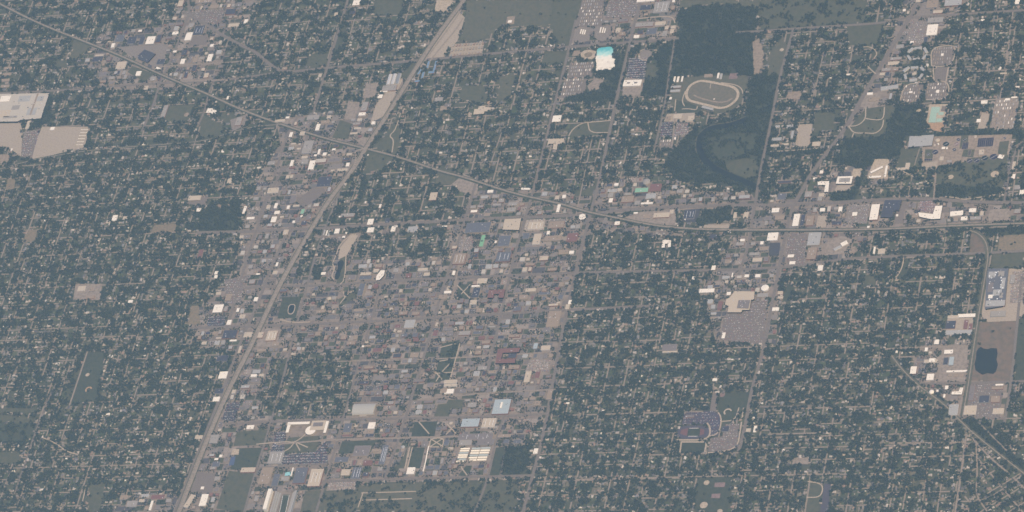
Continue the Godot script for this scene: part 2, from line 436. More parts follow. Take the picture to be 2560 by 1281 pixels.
# ---- the land: sheets of ground cover, each [name, material, outline on the plan, zone, rounding]
func build_land() -> void:
	var gr := mesh_node("ground", flat_mesh(PackedVector2Array([Vector2(-9000, -7500), Vector2(8000, -7500), Vector2(8000, 6500), Vector2(-9000, 6500)]), 0.0), M.lawn)
	gr.set_meta("kind", "structure")
	# built-up ground
	for a in [
		[690, 300, 880, 270, 960, 250, 1010, 180, 1050, 150, 1035, 200, 920, 365, 870, 450, 780, 580, 800, 590, 1150, 560, 1480, 545, 1700, 585, 1870, 590, 1860, 500, 2020, 500, 2085, 420, 2230, 395, 2220, 450, 2070, 500, 2330, 505, 2560, 515, 2560, 565, 2200, 580, 2130, 640, 1990, 670, 1950, 700, 1940, 860, 1790, 860, 1760, 720, 1840, 590, 1640, 590, 1480, 570, 1440, 700, 1400, 860, 1375, 1000, 1345, 1060, 1310, 1110, 1250, 1200, 810, 1210, 800, 1281, 430, 1281, 500, 1130, 560, 950, 590, 880, 500, 870, 470, 800, 590, 690, 600, 580, 650, 440, 700, 360],
		[250, 85, 420, 60, 460, 0, 640, 0, 620, 60, 560, 80, 560, 180, 500, 215, 400, 225, 330, 230, 250, 215, 240, 170, 180, 160],
		[1580, 0, 1700, 0, 1690, 100, 1585, 112],
		[1440, 0, 1600, 0, 1580, 108, 1425, 112],
		[2265, 0, 2420, 0, 2380, 40, 2340, 100, 2250, 130, 2220, 260, 2110, 345, 2140, 280, 2200, 170],
		[2310, 850, 2430, 850, 2420, 950, 2520, 960, 2510, 1050, 2390, 1050, 2380, 1010, 2310, 965, 2270, 930],
		[280, 1281, 320, 1240, 440, 1235, 450, 1281],
		[1480, 480, 1560, 440, 1680, 445, 1715, 475, 1880, 485, 1900, 520, 1490, 530],
		[1180, 480, 1290, 470, 1480, 490, 1470, 530, 1150, 550],
	]:
		sheet("paved_blocks", M.urban_ground, a, URBAN)
	lot_level = next_level()
	# downtown homes among trees, left as gardens inside the built-up ground
	for a in [
		[880, 595, 1130, 570, 1120, 640, 1010, 650, 880, 650],
		[760, 590, 830, 600, 800, 700, 740, 700],
		[680, 900, 880, 870, 880, 1040, 650, 1040, 660, 960]]:
		sheet("garden_blocks", M.lawn, a, RES)
	for a in [
		["woodland_floor", "grass_deep", [1697, 25, 1790, 10, 1897, 20, 1887, 100, 1880, 188, 1690, 190, 1650, 150, 1650, 115, 1697, 100], WOODS],
		["woodland_floor", "grass_deep", [2110, 345, 2215, 340, 2240, 262, 2312, 262, 2312, 330, 2340, 337, 2548, 322, 2548, 338, 2270, 342, 2240, 400, 2150, 422, 2085, 405], WOODS],
		["woodland_floor", "grass_deep", [1880, 185, 1950, 160, 1935, 330, 1905, 475, 1690, 450, 1660, 400, 1690, 370, 1740, 320, 1860, 290], WOODS],
		["woodland_floor", "grass_deep", [1400, 258, 1440, 235, 1530, 200, 1540, 245, 1510, 255], WOODS],
		["woodland_floor", "grass_deep", [1755, 530, 1830, 517, 1825, 545, 1750, 566], WOODS],
		["woodland_floor", "grass_deep", [500, 520, 602, 513, 588, 577, 495, 587], WOODS],
		["woodland_floor", "grass_deep", [1255, 1192, 1265, 1120, 1322, 1113, 1318, 1172, 1292, 1197], WOODS],
		["woodland_floor", "grass_deep", [2405, 1050, 2440, 1050, 2565, 1160, 2565, 1190], WOODS],
		["woodland_floor", "grass_deep", [2345, 450, 2440, 455, 2520, 440, 2500, 490, 2340, 495], WOODS],
		["woodland_floor", "grass_deep", [1530, 150, 1560, 130, 1545, 240, 1525, 205, 1490, 185], WOODS],
		["woodland_floor", "grass_deep", [1655, 120, 1690, 195, 1668, 240, 1600, 240, 1620, 190, 1640, 160], WOODS],
		["woodland_floor", "grass_deep", [2082, 485, 2110, 470, 2135, 465, 2148, 425, 2165, 425, 2150, 470, 2140, 503, 2080, 503], WOODS],
		["woodland_floor", "grass_deep", [2470, 575, 2560, 568, 2560, 585, 2470, 590], WOODS],
		["woodland_floor", "grass_deep", [1920, 380, 2060, 372, 2055, 384, 1920, 392], WOODS],
		["woodland_floor", "grass_deep", [2545, 330, 2560, 325, 2560, 370, 2540, 370], WOODS],
		["woodland_floor", "grass_deep", [100, 240, 135, 236, 120, 312, 98, 314], WOODS],
		["cemetery_lawn", "grass_olive", [808, 1218, 1030, 1207, 1180, 1207, 1130, 1281, 790, 1281], PARK],
		["park_lawn", "grass", [1125, 1213, 1240, 1200, 1300, 1200, 1290, 1281, 1100, 1281], PARK],
		["park_lawn", "grass", [2110, 335, 2165, 272, 2240, 262, 2212, 342, 2112, 343], FIELD],
		["park_lawn", "grass", [2345, 425, 2440, 405, 2520, 408, 2510, 470, 2340, 460], PARK],
		["park_lawn", "grass_dark", [1770, 345, 1890, 330, 1885, 430, 1850, 425, 1790, 400], PARK],
		["river_meadow", "grass", [1800, 420, 1850, 395, 1900, 400, 1890, 455], FIELD],
		["grass_field", "grass_olive", [1168, 0, 1385, 0, 1372, 68, 1290, 65, 1255, 62, 1215, 100, 1148, 107, 1162, 60], FIELD],
		["grass_field", "grass", [1386, 0, 1456, 0, 1425, 106, 1400, 115, 1373, 68], FIELD],
		["rough_pasture", "grass", [1903, 72, 1898, 0, 2172, 0, 2160, 56], PARK],
		["rough_pasture", "grass_olive", [1700, 0, 1900, 0, 1897, 18, 1790, 9, 1700, 22], FIELD],
		["grass_field", "grass", [2117, 64, 2210, 60, 2195, 110, 2125, 115], FIELD],
		["grass_field", "grass", [2033, 332, 2038, 283, 2087, 282, 2085, 327], FIELD],
		["grass_field", "grass_olive", [1920, 140, 1960, 90, 1970, 125, 1955, 185, 1920, 190], FIELD],
		["grass_field", "grass_olive", [185, 97, 228, 117, 190, 148, 172, 151], FIELD],
		["grass_field", "grass", [138, 168, 145, 150, 170, 150, 165, 172], FIELD],
		["grass_field", "grass", [423, 265, 485, 262, 470, 304, 411, 304], FIELD],
		["grass_field", "grass", [553, 281, 590, 281, 588, 306, 563, 311, 552, 297], FIELD],
		["grass_field", "grass", [500, 285, 530, 300, 560, 312, 550, 340, 500, 345], FIELD],
		["grass_field", "grass", [330, 165, 385, 185, 360, 205, 318, 180], FIELD],
		["grass_field", "grass", [938, 0, 1008, 0, 1000, 38, 934, 38], FIELD],
		["grass_field", "grass", [765, 166, 775, 138, 822, 134, 815, 166], FIELD],
		["grass_field", "grass", [997, 283, 980, 310, 955, 350, 932, 366, 990, 388, 1000, 340], FIELD],
		["grass_field", "grass", [925, 372, 990, 395, 960, 420, 905, 440], FIELD],
		["grass_field", "grass_olive", [1240, 262, 1250, 195, 1285, 180, 1280, 240], FIELD],
		["grass_field", "grass", [1150, 215, 1210, 215, 1225, 262, 1150, 250], FIELD],
		["grass_field", "grass_olive", [1088, 460, 1096, 422, 1140, 430, 1136, 462], FIELD],
		["grass_field", "grass", [830, 345, 850, 300, 880, 310, 870, 348], FIELD],
		["grass_field", "grass", [1000, 190, 1030, 160, 1040, 160, 1020, 200], FIELD],
		["park_lawn", "grass", [1435, 310, 1525, 303, 1520, 335, 1420, 346], FIELD],
		["grass_field", "grass", [1350, 160, 1365, 130, 1420, 128, 1410, 158], FIELD],
		["grass_field", "grass", [1440, 480, 1488, 465, 1480, 490, 1435, 492], FIELD],
		["grass_field", "grass", [1610, 190, 1625, 160, 1650, 170, 1640, 200], FIELD],
		["fairground_lawn", "grass_olive", [1675, 262, 1692, 195, 1755, 190, 1870, 188, 1870, 215, 1855, 260, 1810, 285, 1750, 280], FIELD],
		["fairground_lawn", "grass_dark", [1678, 290, 1690, 250, 1715, 255, 1755, 270, 1750, 284], FIELD],
		["schoolyard_lawn", "grass", [583, 1116, 592, 1080, 672, 1075, 668, 1113], FIELD],
		["schoolyard_lawn", "grass_dark", [575, 1175, 590, 1122, 660, 1120, 645, 1175], FIELD],
		["schoolyard_lawn", "grass", [540, 1272, 572, 1178, 640, 1185, 612, 1285], FIELD],
		["schoolyard_lawn", "grass_olive", [750, 1281, 762, 1228, 803, 1226, 790, 1281], FIELD],
		["campus_lawn", "grass_dark", [845, 1136, 855, 1104, 942, 1101, 927, 1131], FIELD],
		["campus_lawn", "grass_deep", [1028, 1092, 1036, 1056, 1094, 1054, 1086, 1091], FIELD],
		["campus_lawn", "grass_dark", [1026, 1120, 1062, 1120, 1050, 1172, 1018, 1172], FIELD],
		["campus_lawn", "grass", [1085, 1042, 1095, 1012, 1130, 1008, 1122, 1042], FIELD],
		["campus_lawn", "grass", [1075, 1100, 1105, 1098, 1108, 1118, 1072, 1119], FIELD],
		["campus_lawn", "grass_dark", [1105, 860, 1150, 850, 1125, 950, 1085, 955], PARK],
		["campus_lawn", "grass_dark", [1145, 712, 1178, 710, 1172, 748, 1142, 750], PARK],
		["campus_lawn", "grass", [1010, 1140, 1020, 1112, 1012, 1172, 985, 1172], PARK],
		["campus_lawn", "grass_dark", [1145, 1190, 1165, 1165, 1180, 1165, 1172, 1192], FIELD],
		["campus_lawn", "grass_dark", [1222, 1195, 1240, 1120, 1262, 1118, 1248, 1192], FIELD],
		["campus_lawn", "grass", [1112, 1020, 1120, 1000, 1160, 1000, 1155, 1025], FIELD],
		["boulevard_garden", "grass", [700, 1135, 720, 1095, 800, 1090, 790, 1130], FIELD],
		["basin_lawn", "grass_dark", [693, 797, 705, 744, 753, 742, 739, 795], FIELD],
		["creek_park", "grass", [840, 712, 850, 640, 868, 640, 862, 712], FIELD],
		["creek_park", "grass", [845, 750, 900, 715, 890, 745, 850, 768], PARK],
		["sports_field", "grass_dark", [175, 1013, 215, 880, 263, 882, 239, 1002], FIELD],
		["golf_fairway", "grass", [-60, 1022, 92, 1020, 95, 1034, -60, 1032], FIELD],
		["golf_fairway", "grass", [-60, 1040, 50, 1040, 90, 1052, 60, 1058, -60, 1055], FIELD],
		["golf_rough", "grass_dark", [-60, 1058, 60, 1060, 92, 1054, 75, 1105, -60, 1110], PARK],
		["golf_fairway", "grass", [-60, 1140, 40, 1128, 60, 1150, 40, 1162, -60, 1160], FIELD],
		["park_lawn", "grass", [215, 1281, 222, 1215, 262, 1212, 250, 1281], FIELD],
		["high_school_lawn", "grass_dark", [1795, 1050, 1800, 985, 1878, 980, 1866, 1020, 1848, 1022, 1842, 1052], FIELD],
		["practice_field", "grass_deep", [1702, 1133, 1706, 1108, 1764, 1108, 1760, 1132], FIELD],
		["ball_park_lawn", "grass_dark", [1737, 1281, 1748, 1197, 1830, 1197, 1820, 1281], FIELD],
		["park_lawn", "grass", [2012, 1285, 2026, 1200, 2058, 1215, 2046, 1285], FIELD],
		["park_lawn", "grass", [2160, 712, 2165, 692, 2190, 690, 2188, 714], FIELD],
		["park_lawn", "grass_dark", [1960, 745, 1966, 712, 1984, 712, 1981, 745], FIELD],
		["park_lawn", "grass_dark", [2240, 700, 2256, 660, 2275, 650, 2262, 695], FIELD],
		["field_strip", "grass_dark", [2380, 880, 2425, 866, 2420, 868, 2560, 860], -1],
		["farm_field", "brown_field", [2449, 806, 2541, 803, 2532, 955, 2424, 952], FIELD],
		["farm_field", "grass_dark", [2546, 800, 2600, 798, 2600, 950, 2540, 952], FIELD],
		["farm_field", "tan_field", [2495, 628, 2500, 590, 2600, 584, 2600, 622], FIELD],
		["farm_field", "brown_field", [2425, 632, 2428, 585, 2450, 583, 2470, 612, 2468, 631], FIELD],
		["farm_field", "grass", [2478, 672, 2482, 637, 2560, 632, 2560, 668], FIELD],
		["grass_field", "grass", [1260, 870, 1290, 860, 1290, 868, 1262, 875], -1],
		["bare_field", "tan_field", [374, 585, 386, 563, 441, 560, 436, 582], FIELD],
		["bare_field", "tan_field", [468, 813, 477, 765, 497, 765, 500, 811], FIELD],
		["bare_field", "tan_field", [12, 478, 18, 448, 38, 448, 34, 476], FIELD],
		["schoolyard_lawn", "tan_field", [58, 605, 64, 576, 92, 574, 88, 606], FIELD],
		["plant_lawn", "grass", [2240, 420, 2255, 375, 2306, 372, 2302, 420], FIELD],
	]:
		sheet(a[0], M[a[1]], a[2], a[3], 1 if a[0] in ["golf_fairway", "golf_rough", "river_meadow"] else 0)
	# lots, yards and bare ground
	for a in [
		["rail_yard", "concrete", [1143, 24, 1162, 44, 1153, 77, 1143, 104, 1120, 124, 1110, 144, 1060, 150, 1086, 110]],
		["dirt_lot", "sand", [1086, 29, 1091, 0, 1133, 0, 1120, 29]],
		["dirt_lot", "dirt", [1264, 62, 1268, 42, 1288, 40, 1285, 60]],
		["housing_court", "concrete", [1122, 143, 1130, 110, 1211, 106, 1205, 136]],
		["factory_yard", "concrete", [-60, 310, 50, 308, 56, 330, 52, 392, 28, 375, -60, 350]],
		["trailer_yard", "concrete", [104, 317, 226, 317, 210, 369, 80, 400, 78, 380]],
		["parking_lot", "lot", [58, 330, 100, 322, 78, 398, 52, 392]],
		["running_track", "dirt", [-40, 388, 22, 386, 28, 398, 18, 408, -40, 410]],
		["parking_lot", "pavement", [290, 118, 420, 110, 405, 175, 345, 150]],
		["parking_lot", "lot", [460, 30, 560, 22, 555, 60, 500, 55]],
		["parking_lot", "lot", [480, 90, 520, 88, 515, 112, 470, 115]],
		["parking_lot", "pavement", [575, 300, 620, 285, 615, 312, 580, 330]],
		["yard", "gravel", [905, 245, 915, 210, 950, 206, 935, 246]],
		["yard", "gravel", [860, 300, 870, 255, 900, 255, 888, 298]],
		["yard", "concrete", [940, 262, 985, 205, 1010, 195, 960, 290, 925, 310]],
		["dirt_lot", "gravel", [890, 355, 905, 342, 925, 345, 912, 368]],
		["parking_lot", "lot", [1513, 46, 1525, 0, 1597, 0, 1588, 43]],
		["housing_court", "lot", [1440, 68, 1455, 0, 1512, 0, 1505, 65]],
		["parking_lot", "pavement", [1432, 100, 1440, 72, 1478, 68, 1474, 100, 1455, 108]],
		["parking_lot", "pavement", [1485, 95, 1492, 66, 1530, 64, 1522, 98, 1505, 104]],
		["sand_pit", "dirt", [1430, 140, 1435, 127, 1455, 126, 1453, 140]],
		["mobile_home_court", "lot", [1417, 196, 1425, 158, 1487, 155, 1480, 192]],
		["mobile_home_court", "lot", [1398, 248, 1412, 198, 1470, 196, 1462, 232]],
		["dirt_lot", "gravel", [1468, 215, 1490, 195, 1510, 200, 1500, 222, 1475, 230]],
		["car_lot", "lot_dark", [1565, 196, 1572, 146, 1620, 142, 1612, 198]],
		["car_lot", "lot_dark", [1650, 345, 1655, 306, 1683, 304, 1680, 343]],
		["car_lot", "lot", [1685, 343, 1692, 305, 1722, 308, 1722, 335]],
		["mobile_home_court", "lot", [1645, 372, 1650, 350, 1682, 350, 1680, 372]],
		["parking_lot", "concrete", [1660, 304, 1668, 285, 1740, 282, 1735, 306]],
		["parking_lot", "gravel", [1555, 242, 1562, 195, 1612, 198, 1605, 240]],
		["fairground_lot", "gravel_pink", [1822, 198, 1826, 184, 1846, 183, 1844, 197]],
		["parking_lot", "pavement", [2265, 100, 2278, 50, 2320, 55, 2308, 112]],
		["parking_lot", "pavement", [2290, 40, 2310, 5, 2335, 5, 2322, 45]],
		["mobile_home_court", "lot", [2328, 165, 2335, 118, 2388, 116, 2380, 162]],
		["mobile_home_court", "lot", [2335, 205, 2340, 168, 2376, 168, 2370, 205]],
		["mobile_home_court", "lot", [2312, 250, 2320, 208, 2372, 205, 2366, 250]],
		["mobile_home_court", "lot", [2250, 255, 2262, 212, 2310, 212, 2300, 254]],
		["mobile_home_court", "gravel", [2475, 320, 2490, 250, 2550, 247, 2537, 325]],
		["yard", "concrete", [2445, 322, 2455, 280, 2475, 285, 2468, 322]],
		["parking_lot", "gravel", [2150, 268, 2165, 235, 2205, 232, 2195, 268]],
		["bath_yard", "sand", [2325, 261, 2371, 261, 2361, 308, 2316, 306]],
		["sand_pit", "orange_sand", [2313, 300, 2322, 307, 2362, 308, 2357, 331, 2332, 326]],
		["housing_court", "concrete", [1988, 362, 1998, 312, 2032, 310, 2028, 365, 2010, 372]],
		["treatment_plant_yard", "dirt", [2337, 342, 2532, 336, 2523, 400, 2446, 397, 2384, 412, 2345, 419, 2306, 419, 2306, 373]],
		["yard", "sand", [2188, 398, 2224, 398, 2220, 447, 2168, 448, 2172, 435]],
		["dirt_lot", "concrete", [2305, 410, 2345, 402, 2344, 420, 2305, 422]],
		["yard", "sand", [2130, 442, 2134, 422, 2158, 422, 2150, 444]],
		["yard", "concrete", [2084, 482, 2094, 464, 2132, 464, 2126, 476]],
		["plant_lawn", "grass", [2312, 405, 2314, 374, 2334, 374, 2332, 404]],
		["plant_lawn", "grass", [2400, 372, 2404, 340, 2422, 340, 2420, 372]],
		["plant_lawn", "grass", [2405, 392, 2410, 374, 2438, 374, 2434, 394]],
		["plant_lawn", "grass", [2495, 385, 2500, 355, 2524, 352, 2518, 388]],
		["plant_lawn", "grass", [2412, 412, 2420, 396, 2522, 388, 2520, 408]],
		["dirt_lot", "dirt", [1882, 105, 1900, 95, 1912, 140, 1905, 185, 1885, 190]],
		["dirt_lot", "dirt", [1965, 248, 1970, 230, 2005, 228, 2003, 250]],
		["parking_lot", "lot", [460, 510, 490, 495, 520, 490, 515, 515]],
		["parking_lot", "gravel", [182, 750, 188, 710, 255, 710, 250, 752]],
		["parking_lot", "lot_dark", [516, 816, 520, 792, 566, 790, 560, 818]],
		["parking_lot", "lot", [560, 700, 620, 690, 600, 760, 565, 760]],
		["parking_lot", "lot", [740, 500, 800, 460, 815, 480, 760, 520]],
		["parking_lot", "pavement", [1145, 630, 1150, 594, 1184, 592, 1180, 626]],
		["parking_lot", "gravel", [1130, 460, 1160, 435, 1200, 455, 1190, 490, 1150, 480]],
		["parking_lot", "gravel", [1560, 545, 1600, 530, 1690, 525, 1690, 565, 1600, 560]],
		["dirt_lot", "concrete", [1755, 575, 1762, 563, 1825, 560, 1822, 576]],
		["parking_lot", "concrete", [1310, 578, 1316, 550, 1364, 548, 1360, 576]],
		["parking_lot", "pavement", [1367, 574, 1373, 548, 1418, 548, 1414, 573]],
		["parking_lot", "lot_dark", [1707, 555, 1712, 525, 1752, 522, 1742, 556]],
		["parking_lot", "lot", [1800, 850, 1812, 788, 1858, 785, 1880, 756, 1922, 750, 1908, 862]],
		["parking_lot", "lot", [1965, 640, 1970, 585, 2020, 585, 2012, 665, 1970, 662]],
		["parking_lot", "lot_dark", [1922, 640, 1925, 608, 1952, 607, 1948, 640]],
		["parking_lot", "pavement", [2112, 558, 2122, 515, 2175, 510, 2168, 560]],
		["parking_lot", "lot", [2236, 560, 2240, 535, 2250, 530, 2256, 505, 2266, 505, 2258, 560]],
		["truck_yard", "gravel_pink", [2295, 527, 2302, 503, 2332, 503, 2345, 518, 2335, 534]],
		["yard", "gravel", [2470, 553, 2475, 525, 2525, 522, 2525, 552]],
		["yard", "gravel", [2060, 640, 2072, 600, 2105, 590, 2135, 600, 2110, 635]],
		["dirt_lot", "dirt", [2126, 636, 2132, 618, 2140, 616, 2138, 636]],
		["parking_lot", "concrete", [2040, 570, 2046, 540, 2069, 540, 2065, 569]],
		["factory_yard", "concrete", [2453, 745, 2470, 680, 2530, 672, 2562, 675, 2562, 790, 2540, 803, 2470, 806, 2456, 792]],
		["parking_lot", "gravel", [2525, 760, 2532, 680, 2562, 678, 2562, 756]],
		["yard", "concrete", [2365, 838, 2370, 795, 2436, 788, 2430, 836]],
		["yard", "gravel", [2345, 955, 2358, 870, 2422, 866, 2414, 955]],
		["parking_lot", "lot", [2415, 1020, 2425, 962, 2510, 960, 2500, 1048, 2440, 1048]],
		["parking_lot", "gravel", [1980, 1162, 1986, 1146, 2024, 1146, 2022, 1162]],
		["parking_lot", "track_purple", [2050, 1285, 2062, 1210, 2078, 1212, 2070, 1285]],
		["parking_lot", "gravel", [1312, 930, 1325, 900, 1380, 902, 1372, 930]],
		["parking_lot", "track_purple", [1705, 1062, 1712, 1032, 1780, 1028, 1800, 1035, 1804, 1060, 1796, 1090, 1775, 1092, 1770, 1062]],
		["parking_lot", "lot", [1770, 1130, 1778, 1096, 1806, 1092, 1815, 1062, 1850, 1060, 1842, 1120, 1825, 1130]],
		["parking_lot", "lot", [1775, 1028, 1782, 982, 1797, 982, 1790, 1030]],
		["parking_lot", "lot_dark", [672, 1148, 690, 1080, 715, 1080, 708, 1140, 790, 1130, 815, 1100, 820, 1160, 705, 1162]],
		["parking_lot", "gravel", [815, 1228, 822, 1208, 893, 1205, 888, 1226]],
		["parking_lot", "lot_dark", [555, 1050, 568, 1008, 603, 1006, 585, 1055]],
		["dirt_lot", "sand", [577, 1138, 582, 1124, 598, 1124, 596, 1138]],
		["parking_lot", "lot", [475, 1230, 495, 1180, 540, 1185, 530, 1235]],
		["parking_lot", "gravel", [640, 868, 650, 820, 702, 825, 690, 870]],
		["plaza", "path", [850, 620, 880, 585, 895, 590, 866, 640, 845, 650]],
		["court_surface", "court_blue", [571, 1165, 577, 1143, 589, 1142, 584, 1164]],
		["dirt_lot", "gravel", [700, 310, 720, 295, 738, 300, 735, 312]],
	]:
		sheet(a[0], M[a[1]], a[2], BLOCKED)
	LOTS.append_array([
		[[460, 30, 560, 22, 555, 60, 500, 55], 0.35], [[58, 330, 100, 322, 78, 398, 52, 392], 0.5], [[1513, 46, 1525, 0, 1597, 0, 1588, 43], 0.5],
		[[1565, 196, 1572, 146, 1620, 142, 1612, 198], 0.85], [[1650, 345, 1655, 306, 1683, 304, 1680, 343], 0.8], [[1685, 343, 1692, 305, 1722, 308, 1722, 335], 0.8],
		[[2265, 100, 2278, 50, 2320, 55, 2308, 112], 0.35], [[516, 816, 520, 792, 566, 790, 560, 818], 0.5], [[1310, 578, 1316, 550, 1364, 548, 1360, 576], 0.5],
		[[1800, 850, 1812, 788, 1858, 785, 1880, 756, 1922, 750, 1908, 862], 0.3], [[1965, 640, 1970, 585, 2020, 585, 2012, 665, 1970, 662], 0.3], [[2295, 527, 2302, 503, 2332, 503, 2345, 518, 2335, 534], 0.8],
		[[2415, 1020, 2425, 962, 2510, 960, 2500, 1048, 2440, 1048], 0.25], [[1312, 930, 1325, 900, 1380, 902, 1372, 930], 0.6], [[1705, 1062, 1712, 1032, 1780, 1028, 1800, 1035, 1804, 1060, 1796, 1090, 1775, 1092, 1770, 1062], 0.3],
		[[1770, 1130, 1778, 1096, 1806, 1092, 1815, 1062, 1850, 1060, 1842, 1120, 1825, 1130], 0.4], [[672, 1148, 690, 1080, 715, 1080, 708, 1140, 790, 1130, 815, 1100, 820, 1160, 705, 1162], 0.75],
		[[2112, 558, 2122, 515, 2175, 510, 2168, 560], 0.3], [[2525, 760, 2532, 680, 2562, 678, 2562, 756], 0.5], [[1145, 630, 1150, 594, 1184, 592, 1180, 626], 0.5], [[555, 1050, 568, 1008, 603, 1006, 585, 1055], 0.5], [[560, 700, 620, 690, 600, 760, 565, 760], 0.4], [[1367, 574, 1373, 548, 1418, 548, 1414, 573], 0.5], [[815, 1228, 822, 1208, 893, 1205, 888, 1226], 0.5]])

var LOTS := []

func circle_plan(x: float, y: float, r: float) -> Array:
	var c := g(x, y)
	var out := []
	for k in 20:
		var p := pix(c + Vector2.from_angle(TAU * k / 20.0) * r)
		out.append(p.x)
		out.append(p.y)
	return out

func ring(called: String, m: Material, x: float, y: float, r: float, width: float, part := 1.0) -> void:
	var c := g(x, y)
	var pts := PackedVector2Array()
	var n := 28
	for k in (n if part == 1.0 else n + 1):
		pts.append(c + Vector2.from_angle(TAU * part * k / n + 2.2) * r)
	var o := mesh_node(numbered(called), ribbon_mesh(pts, width, next_level(), 0.0, part == 1.0), m)
	o.set_meta("kind", "structure")

func build_places() -> void:
	# ponds and the river
	sheet("lime_basin", M.lime, [1489, 146, 1493, 138, 1530, 138, 1531, 146, 1539, 148, 1538, 158, 1537, 171, 1530, 174, 1510, 176, 1490, 178, 1491, 160], BLOCKED, 0)
	var basin := [1493, 124, 1498, 120, 1534, 116, 1534, 128, 1530, 147, 1508, 148, 1489, 148, 1492, 134]
	lime_pond(basin)
	sheet("sand_basin", M.sand, [1452, 127, 1491, 123, 1489, 148, 1453, 150], BLOCKED, 1)
	sheet("sand_basin", M.tan_field, [1460, 133, 1482, 130, 1480, 143, 1462, 144], BLOCKED, 2)
	sheet("pond", M.pavement, [1600, 128, 1620, 124, 1632, 130, 1630, 146, 1612, 152, 1598, 145], BLOCKED, 2)
	road("path", M.path, [1598, 148, 1597, 132, 1606, 124, 1625, 122, 1634, 130, 1632, 146, 1618, 153], 6.0, -1, 2, true)
	road("river", M.water, [1870, 296, 1830, 312, 1790, 318, 1765, 326, 1750, 342, 1747, 370, 1757, 396, 1785, 422, 1815, 436, 1850, 450, 1892, 468, 1890, 476], 36.0)
	road("river_bank", M.grass_olive, [1868, 290, 1830, 306, 1780, 312, 1757, 324, 1741, 342, 1738, 372, 1748, 400, 1775, 428], 7.0, -1)
	sheet("pond", M.water, [842, 655, 858, 650, 860, 662, 852, 676, 849, 695, 838, 702, 836, 690, 845, 672], BLOCKED, 2)
	sheet("pond_rim", M.path, [718, 786, 720, 766, 726, 761, 739, 761, 737, 778, 730, 788], BLOCKED, 2)
	sheet("pond", M.water, [720, 784, 722, 767, 727, 763, 737, 763, 735, 777, 729, 785], BLOCKED, 2)
	sheet("pond", M.water, [2442, 880, 2447, 872, 2453, 868, 2461, 873, 2470, 874, 2480, 871, 2493, 872, 2495, 885, 2492, 900, 2496, 912, 2491, 930, 2484, 936, 2470, 934, 2457, 938, 2447, 932, 2440, 926, 2437, 911, 2441, 896], BLOCKED, 0)
	sheet("ditch", M.water, [2461, 712, 2470, 682, 2473, 682, 2465, 712], BLOCKED)
	# sports grounds
	road("race_track", M.sand, [1716, 232, 1722, 219, 1732, 210, 1745, 204, 1757, 202.3, 1780.5, 206, 1804, 211, 1827, 215.5, 1839, 221.5, 1845.5, 230, 1846, 239, 1841.5, 249.5, 1832, 259, 1819, 267, 1806, 270.6, 1792, 269.5, 1775, 264.8, 1757, 260.6, 1739.5, 256, 1724, 252, 1717, 243.7], 16.0, BLOCKED, 1, true)
	sheet("race_track_infield", M.infield, [1720, 233, 1726, 222, 1735, 213, 1747, 207.5, 1757, 206, 1780, 210, 1804, 215, 1826, 219, 1836, 224, 1841.5, 231, 1842, 239, 1837.5, 248, 1829, 256, 1817, 263, 1806, 266.4, 1792, 265.5, 1776, 261, 1757, 256.7, 1740, 252, 1727, 248, 1721, 241], BLOCKED)
	road("worn_track", M.dirt, [1735, 238, 1750, 246, 1790, 256, 1815, 256, 1832, 246], 9.0, -1)
	road("path", M.path, [1779, 206, 1776, 215, 1776, 222], 4.0, -1)
	road("fairground_lane", M.path, [1712, 266, 1706, 255, 1708, 243, 1714, 228], 6.0, BLOCKED)
	road("fairground_lane", M.path, [1705, 273, 1722, 272, 1742, 276, 1744, 266], 6.0, BLOCKED)
	road("fairground_lane", M.path, [1687, 278, 1690, 249], 6.0, BLOCKED)
	road("fairground_lane", M.path, [1803, 207, 1840, 212, 1855, 222, 1858, 235], 6.0, BLOCKED)
	for a in [[2488, 436, 22, "sand"], [2378, 443, 15, "sand"], [1767, 1208, 15, "sand"], [1760, 1264, 20, "sand"], [1800, 1280, 15, "sand"], [1806, 988, 15, "gravel_pink"], [218, 938, 12, "sand"], [1955, 125, 12, "sand"], [2298, 278, 14, "sand"], [1223, 257, 12, "orange_sand"], [570, 286, 8, "dirt"], [466, 287, 16, "dirt"]]:
		sheet("ball_diamond", M[a[3]], circle_plan(a[0], a[1], a[2]), BLOCKED)
	ring("diamond_arc", M.orange_sand, 221, 975, 16, 9, 0.6)
	ring("diamond_arc", M.sand, 1820, 1031, 18, 8, 0.6)
	sheet("bare_patch", M.gravel_pink, [1786, 1219, 1788, 1208, 1814, 1207, 1812, 1219], -1)
	sheet("bare_patch", M.gravel_pink, [1778, 1246, 1780, 1236, 1802, 1235, 1800, 1247], -1)
	sheet("running_track", M.track_purple, [1693, 1090, 1695, 1076, 1704, 1066, 1755, 1064, 1771, 1070, 1774, 1082, 1768, 1093, 1756, 1098, 1702, 1099], BLOCKED, 2)
	sheet("track_apron", M.track_red, [1700, 1090, 1704, 1072, 1762, 1070, 1760, 1092], BLOCKED, 1)
	sheet("football_field", M.grass_deep, [1718, 1092, 1721, 1072, 1752, 1071, 1749, 1091], BLOCKED)
	road("sideline", M.line, [1724, 1072, 1747, 1071.6], 2.4, -1, 0)
	road("sideline", M.line, [1721, 1092, 1744, 1091.6], 2.4, -1, 0)
	road("path", M.path, [1684, 1101, 1705, 1101, 1758, 1101, 1775, 1092, 1776, 1070, 1768, 1058], 9.0, BLOCKED)
	road("path", M.path, [1702, 1106, 1764, 1106, 1766, 1114, 1762, 1134], 9.0, BLOCKED, 0)
	road("path", M.path, [1700, 1135, 1704, 1106], 8.0, BLOCKED, 0)
	road("path", M.path, [1775, 1091, 1792, 1088, 1802, 1070, 1804, 1045, 1796, 1032], 7.0, BLOCKED)
	road("path", M.path, [1803, 1055, 1838, 1052, 1848, 1020], 6.0, BLOCKED)
